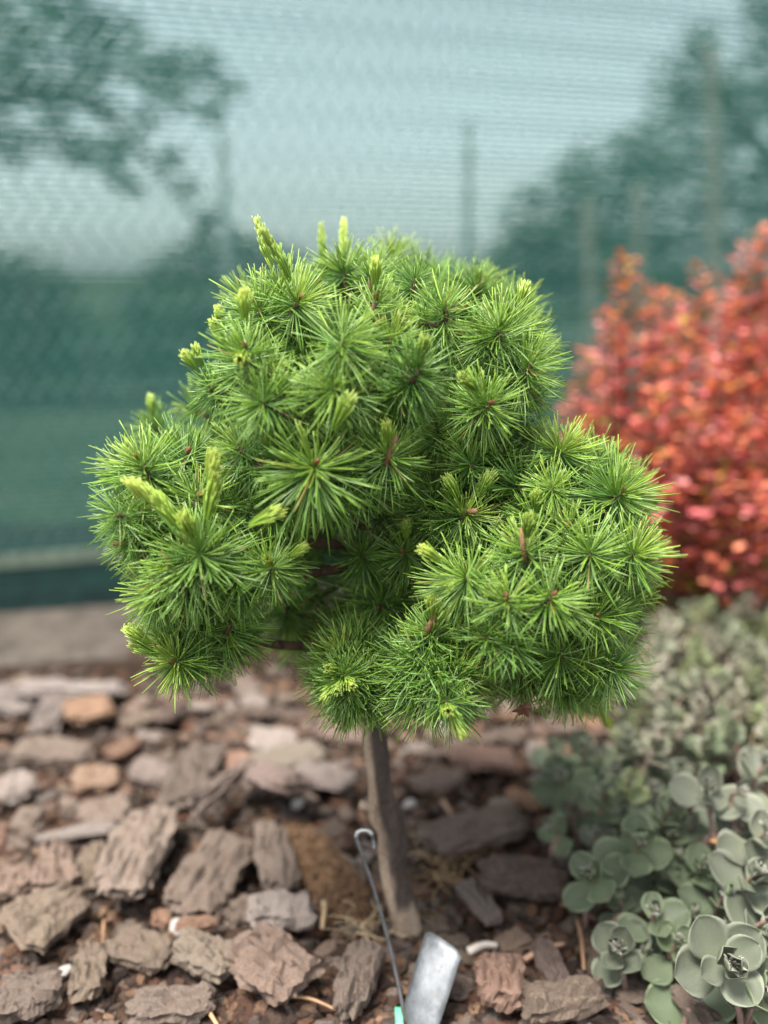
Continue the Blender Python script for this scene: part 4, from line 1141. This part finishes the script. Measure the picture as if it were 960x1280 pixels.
while nn_ < 210:
    px, py = random.uniform(775, 1010), random.uniform(742, 925)
    if py < 742+max(0, (850-px)*.9): continue
    hgt = random.uniform(.05, .13); p = at_z(px, py, hgt)
    if any((p-q).length < .022 for q in pts_): 
        if random.random() < .93: continue
    pts_.append(p); nn_ += 1
    o = link('sprig', random.choice(SMALL), sed2); o.location = p-sed2.location; s_ = random.uniform(.015, .022); o.scale = (s_,)*3
    o.rotation_euler = (random.gauss(.15, .28), random.gauss(0, .28), random.uniform(0, 6.28))
    tn = random.choice([(1.9, 1.5, 1.65), (1.6, 1.5, 1.45), (1.5, 1.55, .9), (2.1, 1.7, 1.8), (1.2, 1.25, 1.0)]); o.color = (*tn, 1)
# orange dead leaf inside the sedum
p = at_z(908, 1054, .085); V, F = tube(spline([(-.014, 0, .004), (0, 0, .001), (.014, -.002, -.003)], 4), [.001]+[.0032]*7+[.0008], 6)
tag(link('fallen_leaf', mesh('fallen_leaf', [(x, y, z*.6) for x, y, z in V], F, mat_plain('orange_leaf', (.42, .22, .08), .7, .3, 200), True), None, p), 'narrow orange dead leaf lying among the sedum leaves', 'dead leaf')

# ------------------------------------------------------------------ red barberry
bc = at_z(930, 790, 0); bc = Vector((bc.x+.03, bc.y+.04, 0))
bar = empty('barberry_shrub', bc); tag(bar, 'coral red upright barberry shrub behind the larch on the right', 'barberry')
CORAL = [np.array(c) for c in ((.76, .21, .17), (.80, .34, .32), (.74, .21, .12), (.76, .28, .16), (.70, .19, .19))]
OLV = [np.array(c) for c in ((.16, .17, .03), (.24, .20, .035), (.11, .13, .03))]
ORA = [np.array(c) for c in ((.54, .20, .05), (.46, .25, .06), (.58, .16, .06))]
def barb_stem(x, y, top, lean, dens=1.0, tip='red'):
    b = Vector((x*.55, y*.55, 0)); t_ = Vector((x+lean[0], y+lean[1], top))
    st = spline([b, b.lerp(t_, .5)+Vector((x*.12, y*.12, 0)), t_], 10)
    V, F = tube(st, list(np.linspace(.0035, .0012, len(st))), 5)
    so = link('stem', mesh('stem', V, F, BSTEM, True), bar)
    A = Acc(); N = int(38*dens*top/.5)
    for i in range(N):
        f = .10+.90*i/N; p = st[min(len(st)-1, int(f*(len(st)-1)))].lerp(st[min(len(st)-1, int(f*(len(st)-1))+1)], (f*(len(st)-1)) % 1)
        for j in range(6):
            ph = j*1.05+i*1.3+random.gauss(0, .3); el = random.uniform(-.25, .60); rr = random.uniform(.002, .012)
            d = Vector((math.cos(ph)*math.cos(el), math.sin(ph)*math.cos(el), math.sin(el)))
            l = random.uniform(.018, .032)*(1.0 if f < .9 else .75); wd = l*.62
            b0 = p+d*rr; sd_ = d.cross(UP).normalized(); up = sd_.cross(d)
            fl = f+random.gauss(0, .06)
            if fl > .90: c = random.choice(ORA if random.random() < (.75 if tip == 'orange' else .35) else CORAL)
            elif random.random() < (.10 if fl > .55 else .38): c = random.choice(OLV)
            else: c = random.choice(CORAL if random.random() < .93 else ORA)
            c = c*random.uniform(.75, 1.2)
            P = [b0, b0+d*(l*.45)+sd_*(wd*.42)+up*(l*.08), b0+d*l*.85+sd_*(wd*.40)+up*(l*.06), b0+d*l, b0+d*l*.85-sd_*(wd*.40)+up*(l*.06), b0+d*(l*.45)-sd_*(wd*.42)+up*(l*.08)]
            A.add(P, [(0, 1, 2, 3), (0, 3, 4, 5)], [c]*6)
    lf = link('leaves', A.build('leaves', BARB), so); tag(lf, kind='stuff')
def bx(px, Y): return at_y(px, 400, Y).x-bc.x
TOPS = [(780, 312, -.10), (760, 380, -.14), (815, 350, -.12), (835, 360, -.05), (878, 330, -.06), (905, 365, -.14), (935, 300, -.04), (955, 282, -.02), (985, 300, -.08), (1010, 330, -.02),
        (800, 420, -.17), (850, 400, -.20), (900, 430, -.22), (945, 400, -.20), (990, 420, -.18), (770, 450, -.05), (738, 435, .02), (728, 520, -.04), (718, 480, .05), (745, 560, -.08), (712, 540, .0), (920, 345, .06), (860, 380, .08), (970, 350, .10), (1020, 380, .05),
        (820, 480, -.24), (870, 500, -.27), (925, 510, -.28), (975, 500, -.26), (1030, 450, -.15), (1060, 400, -.05), (1050, 360, .10), (790, 540, -.20), (840, 560, -.28), (755, 470, .04), (1080, 500, -.1), (890, 590, -.3), (945, 600, -.32), (990, 580, -.3)]
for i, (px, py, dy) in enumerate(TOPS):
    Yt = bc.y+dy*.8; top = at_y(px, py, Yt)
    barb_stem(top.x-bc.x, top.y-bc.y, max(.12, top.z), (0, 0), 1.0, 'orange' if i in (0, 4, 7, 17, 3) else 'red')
print('tufts', NT, 'chips', len(placed), 'handpicked', NHAND)
